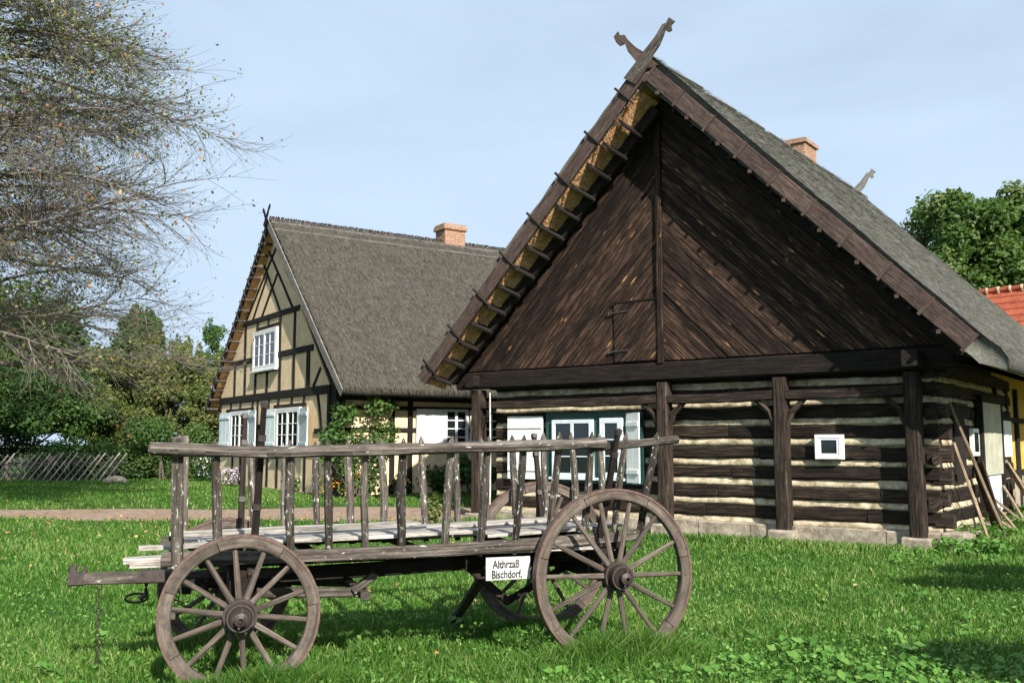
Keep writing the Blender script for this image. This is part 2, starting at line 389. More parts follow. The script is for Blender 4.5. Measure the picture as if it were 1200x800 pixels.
def leaf_arrays(P, N, size, aspect=1.7, fold=.25):
    """P (n,3) positions, N (n,3) normals, size (n) -> kite leaves"""
    n = len(P); N = N/np.linalg.norm(N, axis=1, keepdims=True)
    R = rng.normal(size=(n, 3)); T = np.cross(N, R); T /= np.linalg.norm(T, axis=1, keepdims=True)+1e-9; B = np.cross(N, T)
    s = size[:, None]
    V = np.stack([P-T*s*.5*aspect, P+B*s*.5+N*s*fold*.5, P+T*s*.5*aspect, P-B*s*.5+N*s*fold*.5], 1).reshape(-1, 3)
    i = np.arange(n)[:, None]*4
    F = np.concatenate([i+np.array([[0, 1, 2]]), i+np.array([[0, 2, 3]])], 0)
    return V, F
def leaf_cloud(name, clumps, count, size, mat, parent=None, loc=None, up=.6, aspect=1.7, shell=.55, rb=None):
    """clumps: list of (x,y,z,rx,ry,rz)"""
    cl = np.array(clumps, float); vol = (cl[:, 3]*cl[:, 4]*cl[:, 5])**(2/3.); k = rng.choice(len(cl), count, p=vol/vol.sum())
    d = rng.normal(size=(count, 3)); d /= np.linalg.norm(d, axis=1, keepdims=True)
    rad = rng.uniform(shell**3, 1, count)**(1/3.); rad *= rng.uniform(.8, 1.12, count)
    P = cl[k, :3]+d*rad[:, None]*cl[k, 3:]
    N = d*.7+rng.normal(size=(count, 3))*.6+np.array([0, 0, up])
    S = size*rng.uniform(.6, 1.35, count)
    V, F = leaf_arrays(P, N, S, aspect)
    cr = rng.uniform(0, 1, len(cl)); r = np.clip(.55*rng.uniform(0, 1, count)+.45*cr[k] if rb is None else rng.uniform(*rb, count), 0, 1)
    return npmesh(name, V, [F], mat, np.repeat(r, 4), parent, loc=loc)

# ================================================================= SETTING
def ground():
    xs = np.concatenate([np.linspace(-900, -50, 8)[:-1], np.arange(-50, 50.1, .5), np.linspace(50, 900, 8)[1:]])
    ys = np.concatenate([np.linspace(-300, -14, 5)[:-1], np.arange(-14, 50.1, .5), np.linspace(50, 1200, 8)[1:]])
    X, Y = np.meshgrid(xs, ys); Z = gz(X, Y)
    V = np.stack([X, Y, Z], -1).reshape(-1, 3); nx = len(xs); ny = len(ys)
    i = (np.arange(ny-1)[:, None]*nx+np.arange(nx-1)[None, :]).ravel()[:, None]
    F = i+np.array([[0, 1, nx+1, nx]])
    tag(npmesh('ground', V, [F], M['ground'], np.zeros(len(V)), smooth=True), kind='structure')
ground()
def path_edges(x):
    near = 19.45+.25*np.sin(x*.35)+.15*np.sin(x*1.1+1)-.03*np.maximum(x+4, 0); far = 21.25+.22*np.sin(x*.4+2)+.12*np.sin(x*1.3)
    return near, far
def path():
    xs = np.arange(-46, 1.0, .25); nr, fr = path_edges(xs); rows = []
    for k in np.linspace(0, 1, 9):
        y = nr+(fr-nr)*k; rows.append(np.stack([xs, y, gz(xs, y)+.014-.02*(k in (0, 1))], -1))
    V = np.array(rows).reshape(-1, 3); nx = len(xs); i = (np.arange(8)[:, None]*nx+np.arange(nx-1)[None, :]).ravel()[:, None]
    tag(npmesh('path', V, [i+np.array([[0, 1, nx+1, nx]])], M['path'], np.zeros(len(V)), smooth=True), kind='structure')
path()

H1 = (6.0, 14.46, 0.0); H1R = atan2(-.6018, .7986)
H2 = (-4.45, 23.5, 0.33); H2R = atan2(-.829, .559)
def to_local(x, y, o, r):
    dx = x-o[0]; dy = y-o[1]; return dx*cos(r)+dy*sin(r), -dx*sin(r)+dy*cos(r)
def to_world(x, y, o, r): return o[0]+x*cos(r)-y*sin(r), o[1]+x*sin(r)+y*cos(r)

def grass():
    n = 520000
    th = rng.uniform(-.70, .70, n); r = np.exp(rng.uniform(np.log(4.3), np.log(40), n))
    x = r*np.sin(th); y = r*np.cos(th)
    nr, fr = path_edges(x); edge = rng.normal(0, .12, n)
    keep = ~((y > nr+edge+.05) & (y < fr+edge-.05) & (x < 1))
    lx, ly = to_local(x, y, H1, H1R); keep &= ~((lx > -8.6) & (lx < .3) & (ly > .12) & (ly < 11.2))
    lx, ly = to_local(x, y, H2, H2R); keep &= ~((lx > -8.8) & (lx < .1) & (ly > 0) & (ly < 10.2))
    x = x[keep]; y = y[keep]; r = r[keep]
    # tall uncut tufts round the wheel feet, where no mower reaches
    ex = []; 
    for (wx, wy, m_) in ((-1.77, 6.17, 4600), (.82, 7.10, 3600), (-2.27, 7.6, 1500), (.26, 8.5, 1500)):
        e = rng.normal(0, 1, (m_, 2))*np.array([.36, .11]); ex.append(np.stack([wx+e[:, 0], wy+e[:, 1]+e[:, 0]*.36], -1))
    ex = np.concatenate(ex); x = np.concatenate([x, ex[:, 0]]); y = np.concatenate([y, ex[:, 1]]); r = np.concatenate([r, np.hypot(ex[:, 0], ex[:, 1])])
    n = len(x); z = gz(x, y)
    # patchiness
    pn = (np.sin(x*1.7+np.sin(y*1.3)*1.5)+np.sin(y*2.1+x*.6)+np.sin(x*4.3+y*3.1)*.6)/2.6
    # short grass on the worn lawn, taller near the wheels
    h = (.052+.020*pn)*rng.uniform(.55, 1.5, n)*(1+.25*(r > 12))
    tall = np.exp(-((x+.3)**2/6+(y-7.2)**2/1.6)); h *= 1+.55*tall
    for (wx, wy, am) in ((-1.77, 6.18, 2.6), (.80, 7.12, 1.6), (-2.27, 7.6, .9), (.26, 8.5, .9)): h *= 1+am*np.exp(-((x-wx)**2/.40+(y-wy-(x-wx)*.36)**2/.05))
    hx, hy = to_local(x, y, H1, H1R); h *= 1+.7*((hx > -8.6) & (hx < .8) & (hy > -.75))+1.9*np.exp(-((hx-1.1)/.9)**2)*((hy > .3) & (hy < 11))
    wd = .0042*np.maximum(1, r/7.0)**.9*rng.uniform(.7, 1.4, n)
    a = rng.uniform(0, 2*pi, n); dx = np.cos(a); dy = np.sin(a)
    lean = rng.uniform(.1, .9, n)*h; b = rng.uniform(0, 2*pi, n); lxv = np.cos(b)*lean; lyv = np.sin(b)*lean
    V = np.zeros((n, 5, 3))
    V[:, 0] = np.stack([x-dx*wd, y-dy*wd, z-.01], -1); V[:, 1] = np.stack([x+dx*wd, y+dy*wd, z-.01], -1)
    mx = x+lxv*.35; my = y+lyv*.35; mz = z+h*.6
    V[:, 2] = np.stack([mx+dx*wd*.8, my+dy*wd*.8, mz], -1); V[:, 3] = np.stack([mx-dx*wd*.8, my-dy*wd*.8, mz], -1)
    V[:, 4] = np.stack([x+lxv, y+lyv, z+h*rng.uniform(.85, 1.0, n)], -1)
    i = np.arange(n)[:, None]*5
    rr = np.clip(.44+.10*np.sin(x*.55+1.3)*np.sin(y*.7+.4)+.16*pn+rng.normal(0, .27, n)+(rng.uniform(0, 1, n) < .04)*.5, 0, 1)
    o = npmesh('grass', V.reshape(-1, 3), [i+np.array([[0, 1, 2, 3]]), i+np.array([[3, 2, 4]])], M['grass'], np.repeat(rr, 5))
    tag(o, 'short bright green grass covering the whole lawn', 'grass', kind='stuff')
grass()

def weeds():
    # low clover-like leaves through the lawn, thicker in the right foreground
    n = 42000; th = rng.uniform(-.66, .66, n); r = np.exp(rng.uniform(np.log(4.6), np.log(15), n)); x = r*np.sin(th); y = r*np.cos(th)
    dens = .14+.9*np.exp(-((x-2.9)**2/2.6+(y-6.6)**2/.9))+.6*np.exp(-((x-.4)**2/1.2+(y-6.5)**2/.5))+.3*(np.sin(x*2.3+1)*np.sin(y*1.9) > .45)
    lx, ly = to_local(x, y, H1, H1R); k = (rng.uniform(0, 1, n) < dens) & ~((lx < .3) & (ly > .1) & (lx > -8.6)); x = x[k]; y = y[k]; n = len(x)
    P = np.stack([x, y, gz(x, y)+rng.uniform(.04, .105, n)], -1); N = rng.normal(size=(n, 3))*.5+np.array([0, -.25, 1])
    V1, F1 = leaf_arrays(P, N, rng.uniform(.014, .034, n), 1.35); r1 = rng.uniform(.2, 1, n)
    # rosettes of larger leaves
    cx = []; 
    spots = [(rng.normal(2.6, .75), rng.normal(6.75, .38)) for _ in range(60)]+[(rng.uniform(-3.5, 5.5), rng.uniform(5.6, 10)) for _ in range(34)]+[(rng.uniform(5, 6.6), rng.uniform(12.6, 14.1)) for _ in range(18)]+[(.42+rng.normal(0,.1), 6.95+rng.normal(0,.1)) for _ in range(6)]
    PP = []; NN = []; SS = []
    for (sx, sy) in spots:
        for _ in range(rng.integers(5, 11)):
            a = rng.uniform(0, 2*pi); d = rng.uniform(.03, .09); PP.append((sx+cos(a)*d, sy+sin(a)*d, gzf(sx, sy)+rng.uniform(.05, .13)))
            NN.append((cos(a)*.5+rng.normal()*.25, sin(a)*.5-.2, 1)); SS.append(rng.uniform(.03, .06))
    V2, F2 = leaf_arrays(np.array(PP), np.array(NN), np.array(SS), 1.9)
    V = np.concatenate([V1, V2]); F = np.concatenate([F1, F2+len(V1)]); rr = np.concatenate([np.repeat(r1, 4), np.repeat(rng.uniform(.2, .9, len(PP)), 4)])
    tag(npmesh('weeds', V, [F], M['weed'], rr), 'clover and broad leaved weeds growing low in the lawn', 'weeds', kind='stuff')
    # fallen leaves
    n = 2600; x = rng.uniform(-13, 0, n); y = rng.uniform(9.5, 22, n); p = np.exp(-(y-19.3)**2/2.0)+.22+.25*(x < -6)
    k = rng.uniform(0, 1, n) < p*.36; x = x[k]; y = y[k]
    x = np.concatenate([x, rng.uniform(-4, 7, 12)]); y = np.concatenate([y, rng.uniform(6, 12, 12)]); n = len(x)
    P = np.stack([x, y, gz(x, y)+np.where((y > 19.3) & (y < 21.4), .03, .085)], -1); N = rng.normal(size=(n, 3))*.35+np.array([0, -.3, 1])
    V, F = leaf_arrays(P, N, rng.uniform(.025, .06, n), 1.3)
    tag(npmesh('fallen_leaves', V, [F], M['leaf_fallen'], np.repeat(rng.uniform(0, 1, n), 4)), 'orange brown autumn leaves fallen on lawn and path', 'leaves', kind='stuff')
weeds()
# ================================================================= LARGE STRUCTURE: THE LOG HOUSE
def thatch_roof(name, prof_top, prof_under, y0, y1, mat, parent, amp=.05, straw_n=30000, straw_sides=(0, 1), step=.13, mats_extra=None, apex=None):
    """closed thatch body from a cross-section: top and underside polylines (x,z) run left eave -> ridge -> right eave"""
    def resample(pl):
        out = []
        for (a, b) in zip(pl[:-1], pl[1:]):
            n = max(1, int(math.hypot(b[0]-a[0], b[1]-a[1])/step))
            out += [(a[0]+(b[0]-a[0])*k/n, a[1]+(b[1]-a[1])*k/n) for k in range(n)]
        return out+[pl[-1]]
    T = resample(prof_top); U = resample(prof_under)[::-1]; ring = T+U; nt = len(T); nr = len(ring)
    ny = int((y1-y0)/step)+1; ys = [y0+(y1-y0)*k/(ny-1) for k in range(ny)]
    V = []
    for y in ys:
        for i, (x, z) in enumerate(ring):
            d = 0
            if i < nt:
                p = Vector((x*.8, y*.8, z*.8)); d = noise.noise(p)*amp+noise.noise(p*4.1)*amp*.5+random.uniform(-.3, .3)*amp*.35
            else: d = random.uniform(-.01, .01)
            yy = y+(noise.noise(Vector((x*2, z*2, 3)))*.03 if y in (y0, y1) else 0)
            V.append((x, yy, z+d))
    a = []; mi = []
    for j in range(ny-1):
        for i in range(nr):
            i2 = (i+1) % nr; a.append((j*nr+i, j*nr+i2, (j+1)*nr+i2, (j+1)*nr+i)); mi.append(1 if i >= nt and i < nr-1 else 0)
    F = [np.array(a)]
    # end caps as quad strips (resample to same count)
    caps = []; m = len(U); Ui = list(range(nt, nr))[::-1]
    for j, flip in ((0, False), (ny-1, True)):
        for k in range(max(nt, m)-1):
            t0 = min(nt-1, int(round(k*(nt-1)/(max(nt, m)-1)))); t1 = min(nt-1, int(round((k+1)*(nt-1)/(max(nt, m)-1))))
            u0 = Ui[min(m-1, int(round(k*(m-1)/(max(nt, m)-1))))]; u1 = Ui[min(m-1, int(round((k+1)*(m-1)/(max(nt, m)-1))))]
            q = [t0, t1, u1, u0]; q = [j*nr+e for e in q]; 
            if t0 != t1 and u0 != u1: caps.append(q if not flip else q[::-1])
            elif t0 != t1: caps.append([q[0], q[1], q[2], q[2]])
            elif u0 != u1: caps.append([q[0], q[2], q[3], q[3]])
    tri = [c[:3] for c in caps if c[2] == c[3]]; quad = [c for c in caps if c[2] != c[3]]
    if quad: F.append(np.array(quad)); mi += [0]*len(quad)
    if tri: F.append(np.array(tri)); mi += [0]*len(tri)
    V = np.array(V); nv = len(V)
    # loose stalks lying down the slope give the surface its broken texture
    segs = []; 
    for k, (p, q) in enumerate(zip(prof_top[:-1], prof_top[1:])):
        side = 1 if (p[0]+q[0])/2 > apex else 0
        if side in straw_sides: segs.append((p, q, side))
    ln = np.array([math.hypot(q[0]-p[0], q[1]-p[1]) for p, q, s in segs]); kk = rng.choice(len(segs), straw_n, p=ln/ln.sum())
    P0 = np.array([s[0] for s in segs])[kk]; P1 = np.array([s[1] for s in segs])[kk]; sd_ = np.array([s[2] for s in segs])[kk]
    t = rng.uniform(0, 1, straw_n)[:, None]; q = P0+(P1-P0)*t; y = rng.uniform(y0-.02, y1+.02, straw_n)
    d = (P1-P0)/np.linalg.norm(P1-P0, axis=1, keepdims=True); d = np.where((d[:, 1] < 0)[:, None], d, -d)
    nrm = np.stack([-d[:, 1], d[:, 0]], -1); nrm = np.where((nrm[:, 1] > 0)[:, None], nrm, -nrm)
    L_ = rng.uniform(.06, .22, straw_n); w_ = rng.uniform(.004, .012, straw_n); sk = rng.normal(0, .25, straw_n)
    base = np.array([noise.noise(Vector((a_*.8, b_*.8, c_*.8)))*amp+noise.noise(Vector((a_*.8, b_*.8, c_*.8))*4.1)*amp*.5 for a_, b_, c_ in zip(q[:, 0], y, q[:, 1])])
    A = np.stack([q[:, 0], y, q[:, 1]+base-.008], -1)
    tip = A+np.stack([d[:, 0]*L_, sk*L_, d[:, 1]*L_], -1)+np.stack([nrm[:, 0], 0*y, nrm[:, 1]], -1)*rng.uniform(.012, .045, straw_n)[:, None]
    S = np.stack([A-np.array([0, 1, 0])*w_[:, None], A+np.array([0, 1, 0])*w_[:, None], tip], 1).reshape(-1, 3)
    i = nv+np.arange(straw_n)[:, None]*3; F.append(i+np.array([[0, 1, 2]])); mi += [0]*straw_n
    V = np.concatenate([V, S]); r = np.concatenate([np.full(nv, .45), np.repeat(rng.uniform(0, 1, straw_n), 3)])
    # keep face order identical to mi: arrays are appended in the same order
    return npmesh(name, V, F, mat, r, parent, mi=mi)

def casement(parent, x0, x1, z0, z1, y, cols, rows, name='window', fr=.07, mat='white', depth=.10, leaves=2, sill=True, glass_y=.03):
    """window in a wall plane whose outside is -y (local); returns window frame object with glass and bars below it"""
    f = MB()
    yo = y-depth/2
    f.box((x0, yo, z0), (x0+fr, y+depth/2, z1)); f.box((x1-fr, yo, z0), (x1, y+depth/2, z1))
    f.box((x0+fr, yo, z1-fr), (x1-fr, y+depth/2, z1)); f.box((x0+fr, yo, z0), (x1-fr, y+depth/2, z0+fr))
    w = obj(name, f, M[mat], parent)
    s = MB(); lw = (x1-x0-2*fr)/leaves; g = MB(); sf = fr*.62
    for k in range(leaves):
        a = x0+fr+lw*k+.004; b = a+lw-.008; y1_ = y-depth*.15; y0_ = y1_-.035
        s.box((a, y0_, z0+fr), (a+sf, y1_, z1-fr)); s.box((b-sf, y0_, z0+fr), (b, y1_, z1-fr))
        s.box((a+sf, y0_, z0+fr), (b-sf, y1_, z0+fr+sf)); s.box((a+sf, y0_, z1-fr-sf), (b-sf, y1_, z1-fr))
        for c in range(1, cols):
            xx = a+sf+(b-a-2*sf)*c/cols; s.box((xx-.012, y0_+.006, z0+fr+sf), (xx+.012, y1_-.006, z1-fr-sf))
        for rr in range(1, rows):
            zz = z0+fr+sf+(z1-z0-2*fr-2*sf)*rr/rows; s.box((a+sf, y0_+.009, zz-.011), (b-sf, y1_-.009, zz+.011))
        g.box((a+sf*.5, y1_-.012, z0+fr+sf*.5), (b-sf*.5, y1_-.008, z1-fr-sf*.5), ch=.0005)
    obj('sash', s, M[mat], w); obj('pane', g, M['glass'], w)
    if sill:
        q = MB(); q.box((x0-.04, yo-.05, z0-.05), (x1+.04, y+depth/2, z0-.004)); obj('sill', q, M[mat], w)
    return w

def log_house():
    t = thing('log_house', 'dark log house with steep thatched roof, boarded gable and posts around its walls', 'house', H1, H1R)
    # stone sill
    b = MB(); x = -8.5
    while x < .55:
        w = random.uniform(.7, 1.5); w = min(w, .62-x); b.bar((x, .38, .13), (x+w-.015, .38, .13), .42, .34+random.uniform(-.03, .02), seg=4, jit=.02, ch=.02); x += w
    for k in range(7): b.bar((.40, .62+k*1.3, .10), (.40, .62+(k+1)*1.3-.02, .10), .36, .30, seg=3, jit=.02, ch=.02)
    for k in range(5): b.bar((-8.35, .7+k*1.85, .15), (-8.35, .7+(k+1)*1.85-.02, .15), .36, .32, seg=3, jit=.02, ch=.02)
    obj('foundation_stones', b, M['stone'], t)
    # front log wall: pale mortar body behind, dark hewn logs in front
    zs = [.33, .64, .97, .98+.32, 1.64, 1.97, 2.29, 2.60]
    def logwall(p0, p1, nrm, name, gaps=()):
        """logs run from p0 to p1 (xy) ; mortar sheet wavy between"""
        p0 = Vector((p0[0], p0[1], 0)); p1 = Vector((p1[0], p1[1], 0)); n = Vector((nrm[0], nrm[1], 0)); Ln = (p1-p0).length; d = (p1-p0)/Ln
        lg = MB()
        for i, z in enumerate(zs):
            zz = z+.158; off = random.uniform(0, 1.3); s_ = 0.0
            cuts = [0]
            while cuts[-1] < Ln: cuts.append(min(Ln, cuts[-1]+random.uniform(2.2, 5.5)))
            for c0, c1 in zip(cuts[:-1], cuts[1:]):
                if c1-c0 < .25: continue
                seg = max(2, int((c1-c0)/.22)); hgt = .21+random.uniform(-.015, .02)
                lg.bar(p0+d*c0+n*(-.09+random.uniform(-.008, .008))+Vector((0, 0, zz)), p0+d*(c1-.012)+n*(-.09)+Vector((0, 0, zz+random.uniform(-.012, .012))), .18, hgt, seg=seg, jit=.020, ch=.03)
        obj(name, lg, M['log'], t)
        # mortar: a height field between and behind the logs, bulging unevenly out of each joint
        nx = int(Ln/.06); rows = []
        zc = []
        for z in zs: zc += [(z-.062, -.3, 0), (z-.052, 1.0, 1), (z-.01, .6, 1), (z+.045, .05, 1), (z+.06, -.3, 0)]
        V = []; 
        for (z, k, wv) in zc:
            for ix in range(nx+1):
                s_ = Ln*ix/nx; q = noise.noise(Vector((s_*1.1, z*7, p0.x))); q2 = noise.noise(Vector((s_*6, z*9, 4)))
                o = -.05+k*(.040+.034*q+.016*q2)
                V.append(tuple(p0+d*s_+n*o+Vector((0, 0, z+wv*(.042*q+.018*q2)))))
        m = nx+1; F = []
        for r_ in range(len(zc)-1):
            for ix in range(nx): F.append((r_*m+ix, r_*m+ix+1, (r_+1)*m+ix+1, (r_+1)*m+ix))
        npmesh('mortar', V, [np.array(F)], M['mortar'], np.zeros(len(V)), t)
    logwall((-8.15, .30), (.30, .30), (0, -1), 'log_wall')
    logwall((.30, .34), (.30, 6.2), (1, 0), 'log_wall')
    logwall((-8.15, 10.1), (-8.15, .34), (-1, 0), 'log_wall')
    # corner log ends
    b = MB()
    for i, z in enumerate(zs):
        b.bar((.2, .40, z+.12), (.42+random.uniform(-.03, .05), .40, z+.12), .19, .20, jit=.01, seg=2, ch=.02)
        if i % 2: b.bar((.22, .5, z+.08), (.22, .22, z+.08), .17, .17, jit=.008, seg=2, ch=.02)
    b.bar((.15, .5, 1.36), (.33, .02, 1.36), .13, .13, jit=.01, seg=2, ch=.03, rnd=.95)
    obj('corner_log_end', b, M['post'], t)
    # back part of the side wall: timber frame with ochre infill
    b = MB(); b.box((.02, 4.82, .30), (.24, 10.2, 2.95), ch=.001); obj('yellow_infill', b, M['yellow'], t)
    b = MB(); b.box((.10, 6.3, .30), (.285, 10.2, 1.05)); obj('side_plinth', b, M['stone'], t)
    b = MB(); b.box((-8.0, 10.0, .3), (.01, 10.2, 2.95), ch=.001); obj('rear_wall', b, M['yellow'], t)
    b = MB()
    for y in (4.78, 5.85, 6.9, 8.4, 9.3, 10.12): b.bar((.24, y, .3), (.24, y, 2.72), .15, .17, (0, 1, 0), jit=.006)
    b.bar((.24, 4.7, 1.02), (.24, 10.2, 1.02), .14, .12, jit=.006); b.bar((.25, 4.7, 2.08), (.25, 10.2, 2.08), .13, .10, jit=.006)
    obj('side_timber', b, M['timber'], t)
    # posts
    for x in (-8.46, -4.22, -2.07, 0.0):
        b = MB(); w = .23 if x > -8 else .25
        b.bar((x, .13, .20), (x, .13, 2.69), w, .23, (0, 1, 0), jit=.008, ch=.03, seg=9)
        p = obj('post', b, M['post'], t)
        b = MB(); b.bar((x-.2, .12, .10), (x+.2, .12, .10), .38, .24, jit=.02, seg=2, ch=.03); obj('post_stone', b, M['stone'], p)
        # paired knee braces
        b = MB()
        for s_ in (-1, 1):
            if (x > -.1 and s_ > 0) or (x < -8 and s_ < 0): continue
            pts = [(x+s_*.09, .10, 1.86+.02*s_), (x+s_*.19, .10, 2.12), (x+s_*.42, .10, 2.34)]
            b.tube(pts, [.05, .055, .045], 6, jit=.08)
        obj('knee_brace', b, M['post'], p)
    b = MB(); xs = [-8.35, -4.33, -4.11, -2.18, -1.96, -.11]
    for a, c in ((0, 1), (2, 3), (4, 5)): b.bar((xs[a], .08, 2.38+.02*a/4), (xs[c], .08, 2.40+.02*a/4), .12, .15, seg=10, jit=.008, bow=-.02)
    obj('cross_rail', b, M['post'], t)
    b = MB(); b.bar((-8.95, .16, 2.88), (.62, .16, 2.88), .32, .33, seg=20, jit=.008, ch=.03)
    b.bar((.12, -.45, 2.86), (.12, 10.3, 2.86), .22, .24, seg=20, jit=.006, ch=.02); b.bar((-8.45, -.2, 2.86), (-8.45, 10.3, 2.86), .22, .24, seg=20, jit=.006)
    obj('top_plate', b, M['darkbeam'], t)
    b = MB(); b.box((-8.3, .30, 2.70), (.2, .5, 3.05)); obj('wall_closure', b, M['darkbeam'], t)
    for x in (.62, .95):
        pass
    # gable boarding: every board a trapezoid clipped by king post and beam
    zb = 3.075; xk = -4.2; za = 7.72
    def side(sgn, name, slope):
        g = MB(); k = 0.0; ang = math.atan(slope); step = .135/cos(ang)
        ztop = za
        while ztop > zb+.02:
            w = step*random.uniform(.75, 1.35); z1 = ztop; z0 = max(zb, ztop-w+.012)
            xe1 = (z1-zb)/slope; xe0 = (z0-zb)/slope
            poly = [(xk+sgn*.05, z0), (xk+sgn*.05, z1), (xk+sgn*(xe1), zb), (xk+sgn*(xe0), zb)]
            y = random.uniform(.03, .052); tilt = random.uniform(-.006, .006)
            g.prism(poly, lambda a, c, q, y=y: (a, y+q, c), 0, .03, rot=-sgn*ang if sgn > 0 else ang)
            ztop -= w
        obj(name, g, M['gable'], t)
    side(-1, 'gable_boarding', 1.02); side(1, 'gable_boarding', .955)
    b = MB(); b.prism([(-9.12, zb-.25), (-9.12, zb-.02), (xk-.03, 7.86), (xk+.2, 7.86), (.78, zb), (.78, zb-.25)], lambda a, c, q: (a, .10+q, c), 0, .04); obj('gable_backing', b, M['timber'], t)
    b = MB(); b.bar((xk, .0, 3.03), (xk, .0, 7.6), .11, .06, (0, 1, 0), jit=.005, seg=10); obj('king_post', b, M['gable'], t)
    # hatch in the gable, made of the same diagonal boards
    h = MB(); x0, x1, z0, z1 = -5.16, -4.27, 3.10, 4.17
    c = -1.3
    def clip(poly, a, b_, cc):   # keep a*x+b*z<=cc
        out = []
        for i in range(len(poly)):
            p, q = poly[i], poly[(i+1) % len(poly)]; fp = a*p[0]+b_*p[1]-cc; fq = a*q[0]+b_*q[1]-cc
            if fp <= 0: out.append(p)
            if (fp < 0 < fq) or (fq < 0 < fp):
                k = fp/(fp-fq); out.append((p[0]+(q[0]-p[0])*k, p[1]+(q[1]-p[1])*k))
        return out
    nx_, nz_ = -sin(math.atan(1.02)), cos(math.atan(1.02)); c = -20
    lo = min(nx_*x+nz_*z for x in (x0, x1) for z in (z0, z1)); hi = max(nx_*x+nz_*z for x in (x0, x1) for z in (z0, z1)); c = lo
    while c < hi:
        w = random.uniform(.10, .17); poly = [(x0, z0), (x1, z0), (x1, z1), (x0, z1)]
        poly = clip(poly, nx_, nz_, c+w-.008); poly = clip(poly, -nx_, -nz_, -c)
        if len(poly) > 2: h.prism(poly, lambda a, cc, q: (a, .006+q, cc), 0, .02, rot=math.atan(1.02))
        c += w
    ho = obj('gable_hatch', h, M['gable'], t)
    for z in (3.28, 4.0): b = MB(); b.bar((-5.26, -.004, z), (-4.86, -.004, z+.02), .012, .035, (0, 0, 1)); b.tube([(-5.27, -.01, z-.03), (-5.27, -.01, z+.03)], .014, 6); obj('hinge', b, M['iron'], ho)
    b = MB(); b.box((-5.19, -.012, 4.175), (-4.25, .02, 4.205)); obj('hatch_lintel', b, M['gable'], ho)
    b = MB(); b.prism([(-9.1, 2.9), (-4.1, 7.8), (.8, 2.9)], lambda a, c, q: (a, 10.15+q, c), 0, .08); obj('rear_gable', b, M['timber'], t)
    # rafters beside the boarding, verge laths, thatch
    XA = -4.08
    top = [(-9.42, 3.06), (-4.2, 8.36), (-4.05, 8.46), (-3.9, 8.38), (1.15, 3.12), (1.38, 2.93), (1.47, 2.78)]
    und = [(-9.32, 2.86), (-4.08, 7.92), (1.1, 2.72), (1.44, 2.60)]
    thatch_roof('thatch', top, und, -.66, 10.75, [M['thatch_near'], M['straw']], t, amp=.045, straw_n=60000, straw_sides=(1,), apex=XA)
    # the cut reed at the left verge: slopes from the verge board down to the rafter
    NS, NYY = 150, 10; V = []
    for i in range(NS+1):
        k = i/NS; x = -9.27+k*5.05; z = 2.86+k*5.0
        for j in range(NYY+1):
            q = j/NYY; o = .02+.18*q+random.uniform(-.012, .012)+.02*noise.noise(Vector((k*30, q*4, 1)))
            V.append((x+o*.7, -.66+.50*q, z-o*.7))
    m = NYY+1; F = np.array([(i*m+j, (i+1)*m+j, (i+1)*m+j+1, i*m+j+1) for i in range(NS) for j in range(NYY)])
    npmesh('cut_reed', V, [F], M['straw'], np.zeros(len(V)), t)
    n = 26000; k = rng.uniform(0, 1, n); qq = rng.uniform(0, 1, n); o = .01+.17*qq; x = -9.27+k*5.05+o*.7; z = 2.86+k*5.0-o*.7; y = -.66+.50*qq
    l = rng.uniform(.04, .10, n); w_ = rng.uniform(.003, .007, n); A = np.stack([x, y, z+.01], -1)
    tip = A+np.stack([-.35*l+.5*l*rng.uniform(0, 1, n), -.35*l+rng.normal(0, .2, n)*l, -.8*l], -1); th_ = rng.uniform(-.9, .5, n); q = np.stack([np.cos(th_), np.sin(th_), 0*th_], -1)*w_[:, None]
    V = np.stack([A-q, A+q, tip], 1).reshape(-1, 3); npmesh('straw_ends', V, [np.arange(3*n).reshape(-1, 3)], M['straw'], np.zeros(3*n), t)
    # laths carrying the thatch: run under it from verge board to gable and on into the roof
    b = MB()
    for i in range(14):
        k = (i+.35)/14; x = -9.22+k*(-4.35+9.22); z = 2.95+k*(7.58-2.95)-.03; b.bar((x+.03, -.68, z-.04), (x+.165, -.22, z-.175), .24, .05, (.7, 0, .7), jit=.004)
    for i in range(14):
        k = (i+.35)/14; x = 1.0+k*(-3.75-1.0); z = 2.80+k*(7.60-2.80)-.04; b.bar((x, -.66, z), (x, .6, z), .07, .055, (-.7, 0, .7), jit=.004)
    obj('roof_lath', b, M['timber'], t)
    b = MB(); b.bar((-9.0, -.02, 2.98), (-4.1, -.02, 7.74), .12, .16, seg=8, jit=.005); b.bar((.75, -.02, 2.92), (-4.1, -.02, 7.74), .12, .16, seg=8, jit=.005)
    b.bar((-8.98, -.20, 2.90), (-4.12, -.20, 7.62), .12, .27, seg=8, jit=.004)
    obj('rafter', b, M['timber'], t)
    b = MB(); b.bar((-9.27, -.71, 2.89), (-4.08, -.71, 8.16), .045, .27, (0, 0, 1), seg=12, jit=.005, w1=.04)
    bl = obj('verge_board', b, M['barge'], t)
    d = Vector((-9.27+4.08, 0, 2.89-8.16)).normalized(); nrm = Vector((d.z, 0, -d.x)); nrm = nrm if nrm.z > 0 else -nrm
    for i in range(8):
        p = Vector((-4.08, -.75, 8.16))+d*(.55+i*.93); b = MB(); b.tube([p+nrm*.24, p-nrm*.02, p-nrm*.26+Vector((0, .03, 0))], [.024, .024, .02], 6, jit=.08); obj('verge_peg', b, M['timber'], bl)
    b = MB(); q0 = Vector((-3.95, -.70, 8.07)); q1 = Vector((1.0, -.70, 3.02)); dd = (q1-q0)/9
    for i in range(9): b.bar(q0+dd*i+Vector((0, -.002*(i % 2), 0)), q0+dd*(i+1)-dd*.006, .045, .27, (0, 0, 1), seg=2, jit=.004)
    br = obj('verge_board', b, M['barge'], t)
